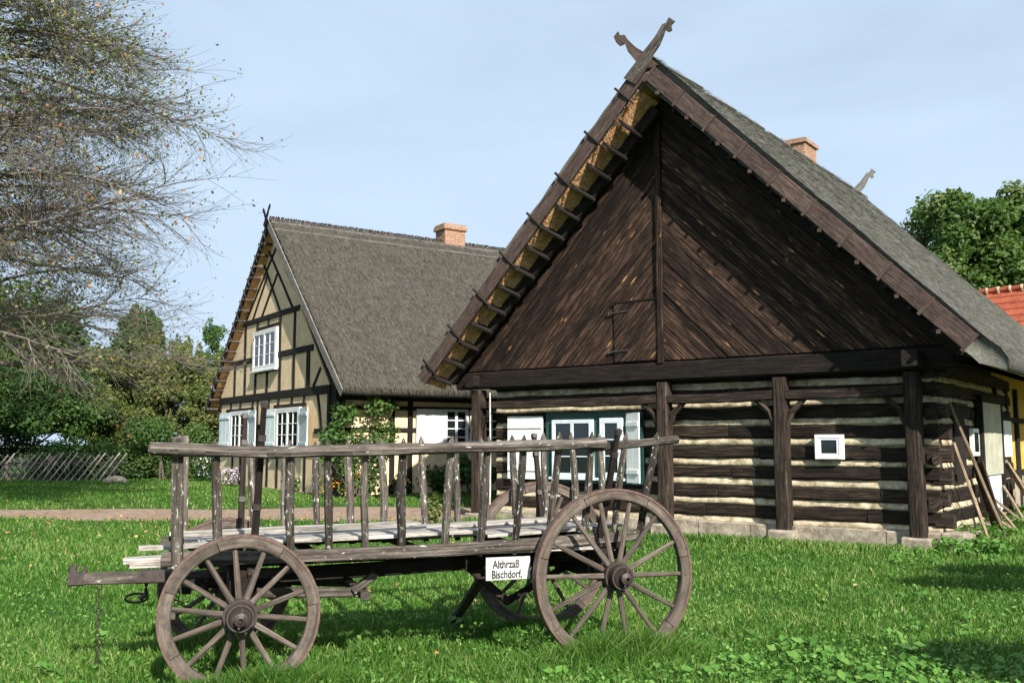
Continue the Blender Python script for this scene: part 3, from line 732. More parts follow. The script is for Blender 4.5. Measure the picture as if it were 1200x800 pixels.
    b = MB(); d = (q1-q0).normalized(); nrm = Vector((-d.z, 0, d.x)); nrm = nrm if nrm.z > 0 else -nrm
    for i in range(10):
        p = q0+dd*(i+.02); b = MB(); b.bar(p+nrm*.15+Vector((0, -.03, 0)), p-nrm*.17+Vector((0, -.03, 0)), .05, .022, (0, 1, 0), jit=.003, seg=2); obj('verge_cleat', b, M['barge'], br)
        p2 = q0+dd*(i+.5)-nrm*.17 if i < 9 else None
        if p2 is not None: b = MB(); b.bar(p2+Vector((0, -.05, 0)), p2+Vector((0, .4, 0)), .05, .06, (0, 0, 1)); obj('lath_end', b, M['barge'], br)
    # crossed horse-head finials
    fr = [(-4.45,8.08),(-4.17,8.34),(-4.02,8.49),(-3.82,8.67),(-3.66,8.87),(-3.59,8.87),(-3.53,8.96),(-3.42,8.86),(-3.49,8.81),(-3.48,8.71),(-3.55,8.7),(-3.61,8.75),(-3.64,8.67),(-3.72,8.51),(-3.86,8.36),(-3.96,8.16),(-4.21,7.92)]
    fl = [(-3.96,8.17),(-4.12,8.21),(-4.23,8.36),(-4.39,8.58),(-4.45,8.75),(-4.56,8.73),(-4.63,8.81),(-4.68,8.93),(-4.59,9.01),(-4.56,8.93),(-4.46,8.91),(-4.39,8.8),(-4.24,8.63),(-4.08,8.5),(-3.78,8.19)]
    for i, (poly, y) in enumerate(((fr, -.765), (fl, -.70))):
        b = MB(); b.prism(poly, lambda a, c, q, y=y: (a, y+q, c), 0, .032, rot=pi/4*(1 if i == 0 else -1)); obj('horse_head_finial', b, M['barge' if i else 'weathered'], t)
    b = MB()
    poly = [(x+.0, z-.0) for x, z in fr]
    b.prism(poly, lambda a, c, q: (a, 10.78+q, c-.0), 0, .035, rot=pi/4); obj('horse_head_finial', b, M['greywood'], t)
    # ridge poles and reed sticking out along the ridge
    b = MB(); yy = -.5
    while yy < 10.6: b.bar((-3.66+random.uniform(-.05, .05), yy, 8.15), (-3.64, min(10.7, yy+1.25), 8.17), .05, .035, (.7, 0, .7), jit=.006); yy += 1.45
    obj('ridge_batten', b, M['greywood'], t)
    # chimney
    b = MB(); b.box((-4.68, 7.35, 7.6), (-4.10, 8.15, 9.06)); ch = obj('chimney', b, M['brick'], t)
    b = MB(); b.box((-4.73, 7.30, 8.93), (-4.05, 8.20, 9.03)); obj('chimney_cap', b, M['brick'], ch)
    # windows of the front
    bd = MB(); bd.box((-6.86, .235, .86), (-4.72, .31, 2.20)); obj('window_surround', bd, M['green'], t)
    casement(t, -6.68, -5.76, .98, 2.06, .215, 1, 3, mat='bluegrey', fr=.045)
    casement(t, -5.60, -5.12, .98, 2.08, .215, 1, 3, mat='bluegrey', leaves=1, fr=.06)
    def shutter(x0, x1, z0, z1, y, yaw=0, mat='white', hinge=0, par=t):
        b = MB(); n = 3 if x1-x0 > .5 else 2
        for k in range(n):
            a = x0+(x1-x0)*k/n; c_ = x0+(x1-x0)*(k+1)/n-.004; b.box((a, y-.014, z0), (c_, y+.014, z1+random.uniform(-.005, .005)), ch=.003)
        for z in (z0+(z1-z0)*.16, z0+(z1-z0)*.84): b.box((x0+.015, y-.036, z-.04), (x1-.015, y-.0145, z+.04))
        o = obj('shutter', b, M[mat], par, loc=((x0 if hinge == 0 else x1), y, z0))
        o.rotation_euler = (0, 0, yaw); return o
    shutter(-7.76, -6.90, .92, 2.14, .19)
    shutter(-5.03, -4.66, .90, 2.16, .19, yaw=radians(-22))
    casement(t, -1.55, -1.11, 1.36, 1.75, .235, 1, 1, leaves=1, fr=.055, depth=.12, sill=False)
    # side wall: doorway, little window, olive door, white shutter and panels, seen edge on
    b = MB(); b.box((.26, 1.28, .98), (.318, 2.0, 2.12)); obj('side_door', b, M['timber'], t)
    def sidebox(name, y0, y1, z0, z1, mat, x0=.32, th=.05, rot=0):
        b = MB(); n = max(1, int((y1-y0)/.28))
        for k in range(n): b.box((x0, y0+(y1-y0)*k/n, z0), (x0+th, y0+(y1-y0)*(k+1)/n-.004, z1), ch=.004)
        return obj(name, b, M[mat], t)
    w = sidebox('window', 2.33, 2.80, 1.40, 1.86, 'white', .31, .06); b = MB(); b.box((.371, 2.41, 1.47), (.376, 2.72, 1.79), ch=.001); obj('pane', b, M['glass'], w)
    sidebox('side_door', 3.0, 4.55, 1.06, 2.32, 'olive', .36, .05); sidebox('door_panel', 3.35, 4.3, .42, 1.04, 'bluegrey', .36, .05)
    b = MB(); b.box((.31, 2.88, .36), (.42, 2.97, 2.42)); b.box((.31, 4.58, .36), (.42, 4.68, 2.42)); b.box((.31, 2.88, 2.33), (.425, 4.68, 2.45)); obj('door_frame', b, M['timber'], t)
    sidebox('shutter', 4.95, 5.70, 1.36, 2.04, 'white', .34, .04)
    b = MB(); b.box((.315, 1.2, 2.20), (.345, 2.15, 2.26)); b.box((.315, 1.7, 2.36), (.34, 4.6, 2.40)); obj('side_batten', b, M['post'], t)
    return t
log_house()

# ================================================================= THE HALF-TIMBERED HOUSE
def timber_house():
    t = thing('half_timbered_house', 'half timbered cottage with tan panels, grey thatched roof and white shuttered windows', 'house', H2, H2R)
    W = -8.7
    b = MB(); b.prism([(W, -.1), (0, -.1), (0, 2.62), (-.05, 2.7), (-4.33, 7.35), (W, 2.7)], lambda a, c, q: (a, q, c-.33+.33), 0, .20); 
    obj('gable_wall', b, M['plaster'], t)
    b = MB(); b.prism([(-4.33, 7.45), (-.02, 2.6), (.05, 3.65), (-4.2, 7.6)], lambda a, c, q: (a, .03+q, c), 0, .1); obj('gable_edge_shade', b, M['timber'], t)  # dark fill up to the roof, standing in for shade along the verge
    b = MB(); b.box((.27, .2, -.1), (.47, 10.0, 2.62), ch=.001); b.box((W, .2, -.1), (W+.2, 10, 2.62), ch=.001); b.box((W, 9.8, -.1), (0, 10, 2.7), ch=.001); obj('long_wall', b, M['plaster'], t)
    b = MB(); b.box((W-.03, -.04, -.2), (.04, .3, .06)); b.box((.27, .25, -.2), (.505, 10.04, .05)); obj('plinth', b, M['stone'], t)
    dz = -.33
    b = MB(); b.prism([(-.04, -.1), (.47, -.1), (.47, 3.02), (-.04, 3.5)], lambda a, c, q: (a, .01+q, c), 0, .19); obj('dark_corner_panel', b, M['timber'], t)  # plain dark panel from the plaster edge out to the wall corner
    b = MB(); b.prism([(W-.4, 2.5), (-4.1, 7.2), (.8, 2.5)], lambda a, c, q: (a, 9.85+q, c), 0, .08); obj('rear_gable', b, M['timber'], t)
    T = MB(); Y = -.012
    def hb(x0, x1, z, h=.17, dz_=0): T.bar((x0, Y+.02, z+dz), (x1, Y+.02, z+dz+dz_), .09, h, seg=8, jit=.006, ch=.01)
    def vb(x, z0, z1, w=.13, x1=None): T.bar((x, Y+.025, z0+dz), (x if x1 is None else x1, Y+.025, z1+dz), w, .085, (0, 1, 0), seg=5, jit=.006, ch=.01)
    hb(W-.02, .02, 2.94, .22); hb(-7.68, -1.1, 4.06, .16); hb(-6.62, -2.1, 5.20, .15)
    for x in (-7.3, -6.35, -5.42, -4.46, -3.45, -2.42, -1.38): vb(x, 3.04, 3.99)
    for x in (-6.40, -5.36, -3.50, -2.42): vb(x, 4.13, 5.13)
    vb(-1.47, 3.06, 3.98, .12); vb(-1.05, 3.05, 3.5, .1, -.6)
    hb(-5.36, -3.5, 4.93, .09); vb(-4.45, 4.97, 5.13, .10); vb(-4.45, 3.05, 3.62, .1); hb(-5.36, -3.5, 3.66, .08)
    for (a, c) in (((-4.70, 7.25), (-2.55, 5.2)), ((-5.0, 6.85), (-3.5, 5.22)), ((-4.62, 6.45), (-5.79, 5.26)), ((-3.86, 6.35), (-5.07, 5.22)), ((-3.9, 7.2), (-6.5, 5.21))):
        vb(a[0], a[1]+.33*0, c[1], .085, c[0])
    # ground floor studs and rails
    vb(W+.07, .33, 2.85, .14); vb(-.06, .33, 2.85, .14)
    for x in (-7.31, -6.58, -5.62, -5.17, -4.26, -3.5, -2.55, -1.52): vb(x, .35, 1.42 if x not in (-4.26, -5.17) else 2.85, .11)
    for x in (-7.6, -6.7, -5.6, -3.5, -2.5, -1.65): vb(x, 2.6, 2.84, .10)
    vb(-.35, 1.6, 2.84, .11, -.75); hb(-8.6, -.05, 1.38, .11); hb(-.9, -.05, 1.92, .13); hb(-8.62, -8.3, 1.92, .13); hb(-5.5, -4.9, 2.1, .12); hb(-8.0, -5.5, 2.62, .09); hb(-3.8, -1.5, 2.62, .09)
    obj('timber_frame', T, M['timber'], t)
    # long wall timbers, on plane x=0
    T2 = MB(); X = .48
    for y in (.08, 1.45, 1.95, 3.95, 4.1, 5.6, 7.2, 8.8, 9.9): T2.bar((X, y, .05), (X, y, 2.4), .13, .09, (1, 0, 0), seg=4, jit=.006)
    for z in (1.15, 1.62, 2.16): T2.bar((X, 0, z), (X, 10, z), .08, .10 if z > 1.2 else .08, seg=10, jit=.006)
    T2.bar((.50, -.1, 2.46), (.50, 10, 2.46), .14, .26, seg=10, jit=.006)
    obj('timber_frame', T2, M['timber'], t)
    b = MB(); b.box((.52, .3, 2.42), (.98, 9.9, 2.46)); obj('eave_board', b, M['timber'], t)
    # roof
    top = [(-9.45, 2.74), (-4.2, 7.86), (-4.05, 7.92), (-3.9, 7.86), (1.05, 3.12), (1.22, 2.92)]
    und = [(-9.35, 2.55), (-4.06, 7.58), (1.0, 2.82), (1.18, 2.74)]
    top = [(x, z+dz+.02) for x, z in top]; und = [(x, z+dz) for x, z in und]
    thatch_roof('thatch', top, und, -.22, 10.3, [M['thatch_far'], M['straw']], t, amp=.035, straw_n=56000, straw_sides=(1,), apex=-4.05)
    # ridge: reed rolls with a toothed top edge and a pale batten below
    b = MB(); y = -.2
    while y < 10.25:
        for s_ in (-1, 1):
            z = 7.68+dz+.33*0
            b.bar((-4.05-s_*.16, y, 7.80+dz), (-4.05+s_*.05+random.uniform(-.01, .01), y+random.uniform(-.01, .02), 8.02+dz+random.uniform(-.012, .018)), .05, .022, (1, 0, 0), w1=.03)
        y += .055
    obj('ridge_reed', b, M['weathered'], t)
    b = MB(); b.bar((-3.83, -.24, 7.72+dz+.1), (-3.83, 10.3, 7.72+dz+.1), .035, .07, seg=18, jit=.008); b.bar((-3.55, -.24, 7.46+dz+.1), (-3.55, 10.3, 7.46+dz+.1), .03, .05, seg=18, jit=.008); obj('ridge_batten', b, M['greywood'], t)
    # verge boards, laths, finial
    b = MB(); b.bar((1.28, -.27, 2.74+dz+.05), (-4.02, -.27, 7.80+dz+.03), .035, .20, seg=10, jit=.004); obj('verge_board', b, M['greywood'], t)
    b = MB(); b.bar((-9.38, -.27, 2.60+dz), (-4.05, -.27, 7.76+dz), .035, .17, seg=10, jit=.004); vb_ = obj('verge_board', b, M['timber'], t)
    b = MB()
    for i in range(17):
        k = (i+.5)/17; x = -9.2+k*5.0; z = 2.55+k*4.85+dz; b.bar((x, -.34, z+.02), (x, .1, z+.02), .06, .05, (.7, 0, .7))
    for i in range(17):
        k = (i+.5)/17; p = Vector((-9.3+k*5.2, -.30, 2.62+k*5.05+dz)); b.bar(p+Vector((-.11, 0, .11)), p-Vector((-.13, 0, .13)), .05, .02, (0, 1, 0))
    obj('verge_lath', b, M['weathered'], vb_)
    b = MB(); sc = .52
    fr = [(-4.45,8.08),(-4.17,8.34),(-4.02,8.49),(-3.82,8.67),(-3.66,8.87),(-3.59,8.87),(-3.53,8.96),(-3.42,8.86),(-3.49,8.81),(-3.48,8.71),(-3.55,8.7),(-3.61,8.75),(-3.64,8.67),(-3.72,8.51),(-3.86,8.36),(-3.96,8.16),(-4.21,7.92)]
    for s_, y in ((1, -.33), (-1, -.30)):
        b = MB(); b.prism([(-4.05+s_*(x+4.1)*sc, 7.86+dz+(z-8.2)*sc*1.15) for x, z in fr], lambda a, c, q, y=y: (a, y+q, c), 0, .025); obj('horse_head_finial', b, M['timber'], t)
    # chimney on the ridge
    b = MB(); b.box((-4.45, 5.42, 6.9+dz), (-3.85, 6.16, 8.42+dz)); c_ = obj('chimney', b, M['brick'], t)
    b = MB(); b.box((-4.50, 5.36, 8.34+dz), (-3.80, 6.22, 8.46+dz)); b.box((-4.47, 5.39, 8.46+dz), (-3.83, 6.19, 8.53+dz)); obj('chimney_cap', b, M['brick'], c_)
    # windows
    casement(t, -5.50, -3.58, 3.70+dz, 4.84+dz, -.05, 2, 3, fr=.08)
    casement(t, -7.38, -5.66, 1.42+dz, 2.58+dz, -.05, 2, 3, fr=.08)
    casement(t, -3.46, -1.74, 1.42+dz, 2.56+dz, -.05, 2, 3, fr=.08)
    def shut(x0, x1, z0, z1, yaw, hinge):
        b = MB(); w = x1-x0
        for k in range(3): b.box((x0+w*k/3, -.10, z0), (x0+w*(k+1)/3-.006, -.07, z1), ch=.004)
        for z in (z0+.16, z1-.16): b.box((x0+.02, -.124, z-.04), (x1-.02, -.1015, z+.04))
        o = obj('shutter', b, M['bluegrey'], t, loc=(x0 if hinge else x1, -.085, z0)); o.rotation_euler = (0, 0, yaw)
    shut(-8.25, -7.42, 1.44+dz, 2.56+dz, radians(4), 0); shut(-5.63, -4.86, 1.44+dz, 2.56+dz, radians(-6), 1)
    shut(-4.36, -3.50, 1.44+dz, 2.56+dz, radians(5), 0); shut(-1.70, -.92, 1.44+dz, 2.52+dz, radians(-8), 1)
    # long wall window group (plane x=0): shutters and sashes built facing +x through a turned holder part
    def longwin(y0, y1, z0, z1, cols, rows):
        f = MB(); fr_ = .07
        f.box((.47, y0, z0), (.57, y0+fr_, z1)); f.box((.47, y1-fr_, z0), (.57, y1, z1)); f.box((.47, y0+fr_, z0), (.57, y1-fr_, z0+fr_)); f.box((.47, y0+fr_, z1-fr_), (.57, y1-fr_, z1))
        w = obj('window', f, M['white'], t); g = MB(); g.box((.52, y0+.03, z0+.03), (.525, y1-.03, z1-.03), ch=.001); obj('pane', g, M['glass'], w)
        s = MB()
        for c in range(1, cols): yy = y0+fr_+(y1-y0-2*fr_)*c/cols; s.box((.528, yy-.035, z0+fr_), (.558, yy+.035, z1-fr_))
        for r_ in range(1, rows): zz = z0+fr_+(z1-z0-2*fr_)*r_/rows; s.box((.53, y0+fr_, zz-.016), (.552, y1-fr_, zz+.016))
        obj('sash', s, M['white'], w)
    longwin(2.92, 3.62, 1.16, 2.16, 2, 4); longwin(3.98, 4.68, 1.16, 2.16, 2, 4)
    b = MB()
    for y0 in (2.10, 2.38, 2.66): b.box((.54, y0, 1.16), (.57, y0+.27, 2.15))
    obj('shutter', b, M['white'], t)
    b = MB()
    for y0 in (3.68, 3.83): b.box((.54, y0, 1.16), (.57, y0+.135, 2.15))
    obj('shutter', b, M['white'], t)
    return t
timber_house()

# ================================================================= RED-ROOFED BUILDING
def red_house():
    a0 = Vector((15.1, 34.2, 0)); r = radians(-47); t = thing('red_roofed_building', 'building with red clay tile roof behind the log house at right', 'building', tuple(a0), r)
    Ln = 16; zr = 6.75; ze = 2.7; dep = 4.3
    b = MB(); b._add([(-2.6, -dep, ze), (Ln, -dep, ze), (Ln, 0, zr), (-2.6, 0, zr), (-2.6, dep, ze), (Ln, dep, ze)], [(0, 1, 2, 3), (3, 2, 5, 4)], [[(0, 0), (17, 0), (17, 6), (0, 6)], [(0, 6), (17, 6), (17, 0), (0, 0)]])
    b._add([(-2.6, -dep, ze-.15), (Ln, -dep, ze-.15), (Ln, 0, zr-.15), (-2.6, 0, zr-.15), (-2.6, dep, ze-.15), (Ln, dep, ze-.15)], [(3, 2, 1, 0), (4, 5, 2, 3)], [[(0, 0)]*4]*2)
    rf = obj('roof', b, M['tile'], t)
    b = MB(); n = 16; dx = dep/n; dzr = (zr-ze)/n       # tile courses: overlapping rows
    for i in range(n):
        y0 = -dep+dx*i; z0 = ze+dzr*i; b._add([(-2.6, y0, z0+.075), (Ln, y0, z0+.075), (Ln, y0+dx*1.05, z0+dzr*1.05+.03), (-2.6, y0+dx*1.05, z0+dzr*1.05+.03), (-2.6, y0, z0+.02), (Ln, y0, z0+.02)], [(0, 1, 2, 3), (4, 5, 1, 0)], [[(0, i*.33), (17, i*.33), (17, i*.33+.33), (0, i*.33+.33)], [(0, 0), (17, 0), (17, .1), (0, .1)]])
    obj('tile_course', b, M['tile'], rf)
    b = MB(); x = -2.6
    while x < Ln: b.tube([(x, 0, zr+.05), (x+.36, 0, zr+.07)], [.12, .14], 8); x += .38
    obj('ridge_tile', b, M['tile'], rf)
    b = MB(); x = -2.6
    while x < Ln: b.tube([(x+.34, -.02, zr+.06), (x+.39, -.02, zr+.07)], [.15, .15], 8); x += .38
    obj('ridge_mortar', b, M['mortar'], rf)
    b = MB(); b.prism([(-dep+.3, -.1), (dep-.3, -.1), (dep-.3, ze), (0, zr-.2), (-dep+.3, ze)], lambda a, c, q: (q, a, c), -2.2, Ln-.4); obj('wall', b, M['plaster'], t)
    b = MB(); b.box((2.2, -dep+.2, .9), (3.2, -dep+.31, 2.1)); b.box((6.2, -dep+.2, .9), (7.2, -dep+.31, 2.1)); obj('window', b, M['glass'], t)
red_house()
# ================================================================= TREES AND BUSHES
def big_tree():
    bx, by = -12.6, 19.0
    # measured so that the outer branches sweep in from the left edge of the view
    t = thing('bare_tree', 'large half bare tree at left with fine grey twigs sweeping out over the lawn', 'tree', (bx, by, gzf(bx, by)), 0)
    rs = random.Random(5); tr = MB(); br = MB(); tw = MB(); tips = []
    H = 12.5
    trunk = [(0, 0, -.1), (.1, 0, 2), (.0, .15, 4.5), (.2, .0, 7.5), (.1, .1, 10), (.2, 0, H)]
    tr.tube(trunk, [.36, .29, .24, .18, .12, .06], 10, jit=.06)
    def at(z):
        for a, b in zip(trunk[:-1], trunk[1:]):
            if a[2] <= z <= b[2]: k = (z-a[2])/(b[2]-a[2]); return Vector(a).lerp(Vector(b), k)
        return Vector(trunk[-1])
    def grow(p, d, ln, n, droop, wig):
        pts = [p.copy()]; st = ln/n; d = d.copy()
        for i in range(n):
            d = d+Vector((rs.gauss(0, wig), rs.gauss(0, wig), rs.gauss(0, wig)+droop)); d.normalize(); p = p+d*st; pts.append(p.copy())
        return pts
    for i in range(84):
        z = 3.0+(H-3.4)*((i+.5)/84)**.9; az = rs.uniform(-pi, pi)
        if rs.random() < .66: az = rs.gauss(-.35, .75)       # toward the open side
        ln = (5.8 if z < 9 else 5.8-(z-9)*.7)*(rs.uniform(.62, 1.0) if rs.random() < .8 else rs.uniform(1.0, 1.17))
        d = Vector((cos(az), sin(az), rs.uniform(.08, .55)))
        P = grow(at(z), d.normalized(), ln, 11, -.045 if z > 6 else -.034, .07); n = len(P)
        r0 = .045+.040*rs.random(); br.tube(P, [r0*(1-k/(n-1))+.006 for k in range(n)], 5, cap=False)
        for k in range(3, n):
            for _ in range(3 if k > 6 else 2):
                dd = (P[k]-P[k-1]).normalized(); s = Vector((rs.gauss(0, 1), rs.gauss(0, 1), rs.gauss(0, .6))); s = (s-dd*s.dot(dd)).normalized()
                d2 = (dd*1.0+s*.75+Vector((0, 0, .02))).normalized(); l2 = rs.uniform(.9, 2.1)*(1.15-k/n*.5)
                Q = grow(P[k]-dd*rs.uniform(0, ln/11), d2, l2, 6, -.02, .09); m = len(Q)
                br.tube(Q, [.011*(1-j/(m-1))+.0035 for j in range(m)], 3, cap=False)
                for j in range(1, m):
                    for _ in range(2):
                        if rs.random() < .12: continue
                        dj = (Q[j]-Q[j-1]).normalized(); s = Vector((rs.gauss(0, 1), rs.gauss(0, 1), rs.gauss(0, .7)))
                        d3 = (dj*1.0+s.normalized()*.65+Vector((0, 0, .05))).normalized()
                        R = grow(Q[j], d3, rs.uniform(.35, .95), 3, .015, .10)
                        tw.tube(R, [.0045, .0038, .003, .002], 3, cap=False); tips.append((R[-1], R[-2]))
    obj('trunk', tr, M['bark'], t); obj('branch', br, M['twig'], t, smooth=True); obj('twigs', tw, M['twig'], t)
    tp = np.array([tuple(a) for a, b in tips])
    # few leaves left: green toward the top and the inner crown, rusty ones here and there
    wgt = .22+1.1*np.exp(-((tp[:, 0]-4.2)**2/2.2+(tp[:, 2]-9.4)**2/1.6))+1.0*(tp[:, 0] < 3.0)+.4*(tp[:, 0] < 4)*(tp[:, 2] < 6)
    idx = rng.choice(len(tp), 40000, p=wgt/wgt.sum())
    P = tp[idx]+rng.normal(0, .10, (len(idx), 3)); V, F = leaf_arrays(P, rng.normal(size=(len(idx), 3))+np.array([0, -.4, .5]), rng.uniform(.03, .062, len(idx)), 1.6)
    npmesh('leaves', V, [F], M['leaf_olive'], np.repeat(rng.uniform(0, 1, len(idx)), 4), t)
    idx = rng.choice(len(tp), 1900); P = tp[idx]+rng.normal(0, .04, (len(idx), 3)); V, F = leaf_arrays(P, rng.normal(size=(len(idx), 3)), rng.uniform(.035, .07, len(idx)), 1.5)
    npmesh('autumn_leaves', V, [F], M['leaf_orange'], np.repeat(rng.uniform(0, 1, len(idx)), 4), t)
big_tree()

def bush(name, label, cat, x, y, clumps, count, size, mat, trunk_h=.8, stems=5, group=None, **kw):
    z0 = gzf(x, y); t = thing(name, label, cat, (x, y, z0), 0, group); b = MB()
    for k in range(stems):
        c = random.choice(clumps); q = (c[0]*.8, c[1]*.8, c[2]); a = random.uniform(0, 2*pi)
        b.tube([(cos(a)*.1, sin(a)*.1, -.1), (q[0]*.35+cos(a)*.1, q[1]*.35, q[2]*.5), q], [.02+trunk_h*.03, .015+trunk_h*.02, .008], 6, jit=.08)
    obj('trunk' if stems < 3 else 'stem', b, M['bark'], t)
    leaf_cloud('foliage' if stems >= 3 else 'crown', clumps, count, size, M[mat], t, **kw); return t
def ball_of(n, rx, ry, rz, zc, r, seed):
    q = random.Random(seed); out = []
    while len(out) < n:
        a = [q.uniform(-1, 1) for _ in range(3)]; d = sqrt(sum(v*v for v in a))
        if d > 1 or d < .35: continue
        k = r*q.uniform(.65, 1.2); out.append((a[0]*rx, a[1]*ry, zc+a[2]*rz, k, k, k*.85))
    return out
def shoots(cl, n, h, seed):
    q = random.Random(seed); out = list(cl)
    for i in range(n):
        c = q.choice(cl); out.append((c[0]+q.gauss(0, .25), c[1]+q.gauss(0, .2), c[2]+q.uniform(.2, .8)*h, .15, .15, q.uniform(.35, .6)*h))
    return out
def clumps_of(n, rx, ry, z0, z1, r, seed, taper=.0):
    q = random.Random(seed); out = []
    for i in range(n):
        a = q.uniform(0, 2*pi); k = q.random(); s = sqrt(q.random()); z = z0+(z1-z0)*k; f = (1-taper*k)
        rr = r*q.uniform(.65, 1.25); out.append((cos(a)*rx*s*f, sin(a)*ry*s*f, z, rr, rr, rr*q.uniform(.7, 1)))
    return out
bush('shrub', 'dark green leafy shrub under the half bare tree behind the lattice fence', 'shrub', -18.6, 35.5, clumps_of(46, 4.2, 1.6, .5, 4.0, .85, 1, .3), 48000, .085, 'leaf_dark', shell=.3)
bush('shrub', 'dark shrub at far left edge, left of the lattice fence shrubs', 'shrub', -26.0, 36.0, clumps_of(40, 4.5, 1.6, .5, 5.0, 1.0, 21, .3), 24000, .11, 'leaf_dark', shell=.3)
bush('hazel_bush', 'tall olive green bush between the lattice fence and the half timbered cottage', 'bush', -13.6, 36.8, shoots(clumps_of(70, 2.9, 1.4, .5, 4.3, .5, 2, .35), 110, 1.1, 2), 56000, .062, 'leaf_olive', up=.1, aspect=3.2, shell=.1)
bush('willow_bush', 'yellowish bush close to the left verge of the half timbered cottage', 'bush', -11.0, 39.0, shoots(clumps_of(46, 2.2, 1.2, .5, 4.1, .45, 3, .4), 80, 1.1, 3), 30000, .062, 'leaf_olive', up=.1, aspect=3.2, shell=.1)
bush('shrub', 'low mid green shrub at the right end of the lattice fence', 'shrub', -12.4, 34.4, clumps_of(22, 1.6, .8, .3, 1.9, .5, 4), 14000, .062, 'leaf_mid', shell=.2)
bush('rounded_tree', 'dense rounded green tree rising above the olive bush', 'tree', -20.2, 52.0, shoots(clumps_of(70, 1.9, 1.6, 3.0, 7.9, .65, 5, .6), 50, 1.0, 5), 34000, .12, 'leaf_mid', trunk_h=6, stems=1, shell=.3)
bush('feathery_tree', 'thin feathery tree behind the left verge of the half timbered cottage', 'tree', -15.6, 50.0, shoots(clumps_of(40, 1.5, 1.2, 2.6, 7.2, .32, 6, .75), 26, .9, 6), 6500, .085, 'leaf_mid', trunk_h=5, stems=1, up=.1, shell=.1)
bush('background_tree', 'dark broad tree far behind the twigs of the half bare tree', 'tree', -28.5, 54.0, clumps_of(50, 4.5, 2.5, 2.5, 9.0, 1.5, 7, .4), 22000, .22, 'leaf_dark', trunk_h=7, stems=1)
bush('background_tree', 'green tree behind the olive bush, left of the rounded tree', 'tree', -23.6, 56.0, clumps_of(36, 2.6, 2.0, 2.0, 6.0, 1.2, 8, .4), 14000, .2, 'leaf_olive', trunk_h=5, stems=1)
bush('broadleaf_tree', 'large broadleaf tree rising behind the red tile roof', 'tree', 24.9, 48.0, shoots(ball_of(170, 5.8, 4.0, 4.7, 9.3, 1.1, 9), 40, 1.0, 9), 110000, .165, 'leaf_tree', trunk_h=9, stems=1, shell=.3)
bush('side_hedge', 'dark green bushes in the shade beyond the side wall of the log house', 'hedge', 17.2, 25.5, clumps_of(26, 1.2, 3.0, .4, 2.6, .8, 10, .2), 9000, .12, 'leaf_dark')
bush('roadside_tree', 'small tree right of the lawn whose shadow falls on the grass', 'tree', 9.3, -.6, [(-1.7, -1.0, 5.9, 1.0, .8, .5), (-.8, -.9, 5.8, 1.1, .9, .45), (-2.3, -.4, 5.9, .8, .6, .4), (1.3, 2.6, 7.4, 1.4, .45, .3), (.0, 2.0, 7.1, 1.0, .4, .25), (.0, -.2, 6.6, .8, .8, .6)], 6800, .13, 'leaf_mid', trunk_h=5, stems=2)

def climber():
    x, y = to_world(.80, .35, H2, H2R); t = thing('climbing_rose', 'climbing green shrub trained up the corner of the half timbered cottage', 'shrub', (x, y, .33), H2R)
    cl = [(0, -.3, 2.0, .34, .38, .32), (.1, .5, 2.15, .3, .4, .28), (0, -.6, 1.45, .3, .35, .35), (0, .1, 1.3, .3, .5, .4), (.1, .7, 1.5, .28, .4, .4), (0, -.2, .8, .25, .35, .4), (.1, .45, .9, .25, .3, .35),
          (0, 1.0, 2.2, .12, .2, .14), (0, -.75, 1.0, .15, .2, .3), (0, .3, .35, .22, .4, .3)]
    leaf_cloud('foliage', cl, 2700, .065, M['leaf_mid'], t, shell=.1)
    b = MB()
    for k in range(14):
        c = random.choice(cl); b.tube([(random.uniform(-.1, .1), random.uniform(-.2, .3), -.05), (c[0]*.5, c[1]*.5, c[2]*.5), (c[0], c[1], c[2]), (c[0]+.1, c[1]+random.uniform(-.3, .4), c[2]+.55)], [.018, .013, .008, .003], 5)
    obj('stem', b, M['bark'], t)
climber()

def flowers(name, label, x, y, clumps, fl, mat, n_leaf=900, n_fl=240, size=.045, fs=.05, leaf='leaf_mid'):
    z = gzf(x, y); t = thing(name, label, 'flowers', (x, y, z), 0, 'flower clumps in front of the cottage')
    leaf_cloud('foliage', clumps, n_leaf, size, M[leaf], t, shell=.1)
    top = [(c[0], c[1]-.03, c[2]+.04, c[3]*1.05, c[4]*1.05, c[5]*1.05) for c in clumps]
    leaf_cloud('blossoms', top, n_fl, fs, M[mat], t, shell=.92, aspect=1.05, up=1.0)
def fc(n, rx, z, r, seed):
    q = random.Random(seed); return [(q.uniform(-rx, rx), q.uniform(-.25, .25), z*q.uniform(.5, 1), r*q.uniform(.8, 1.2), r, r*.8) for _ in range(n)]
flowers('daisy_clump', 'tall clump of small white daisies left of the cottage corner', -9.9, 32.4, fc(10, .55, .85, .35, 1), 0, 'petal_white', 1600, 340)
flowers('aster_clump', 'round mound of lilac asters by the cottage gable, left of the cart stanchion', -8.0, 29.0, fc(7, .45, .40, .26, 2), 0, 'petal_lilac', 900, 900, fs=.06)
flowers('aster_clump', 'smaller low mound of lilac asters right of the cart stanchion', -6.5, 27.3, fc(6, .4, .28, .20, 3), 0, 'petal_lilac', 600, 380)
flowers('white_flower_clump', 'white and pink flowers at the foot of the cottage gable', -5.25, 25.3, fc(9, .55, .38, .22, 4), 0, 'petal_white', 900, 150)
flowers('marigold_clump', 'orange marigolds at the foot of the climbing shrub', -4.05, 23.3, fc(9, .45, .42, .22, 5), 0, 'petal_orange', 700, 420)
flowers('marigold_clump', 'sparse orange flowers right of the climbing shrub by the long wall', -3.1, 24.0, fc(9, .5, .42, .24, 6), 0, 'petal_orange', 1000, 120, leaf='leaf_dark')
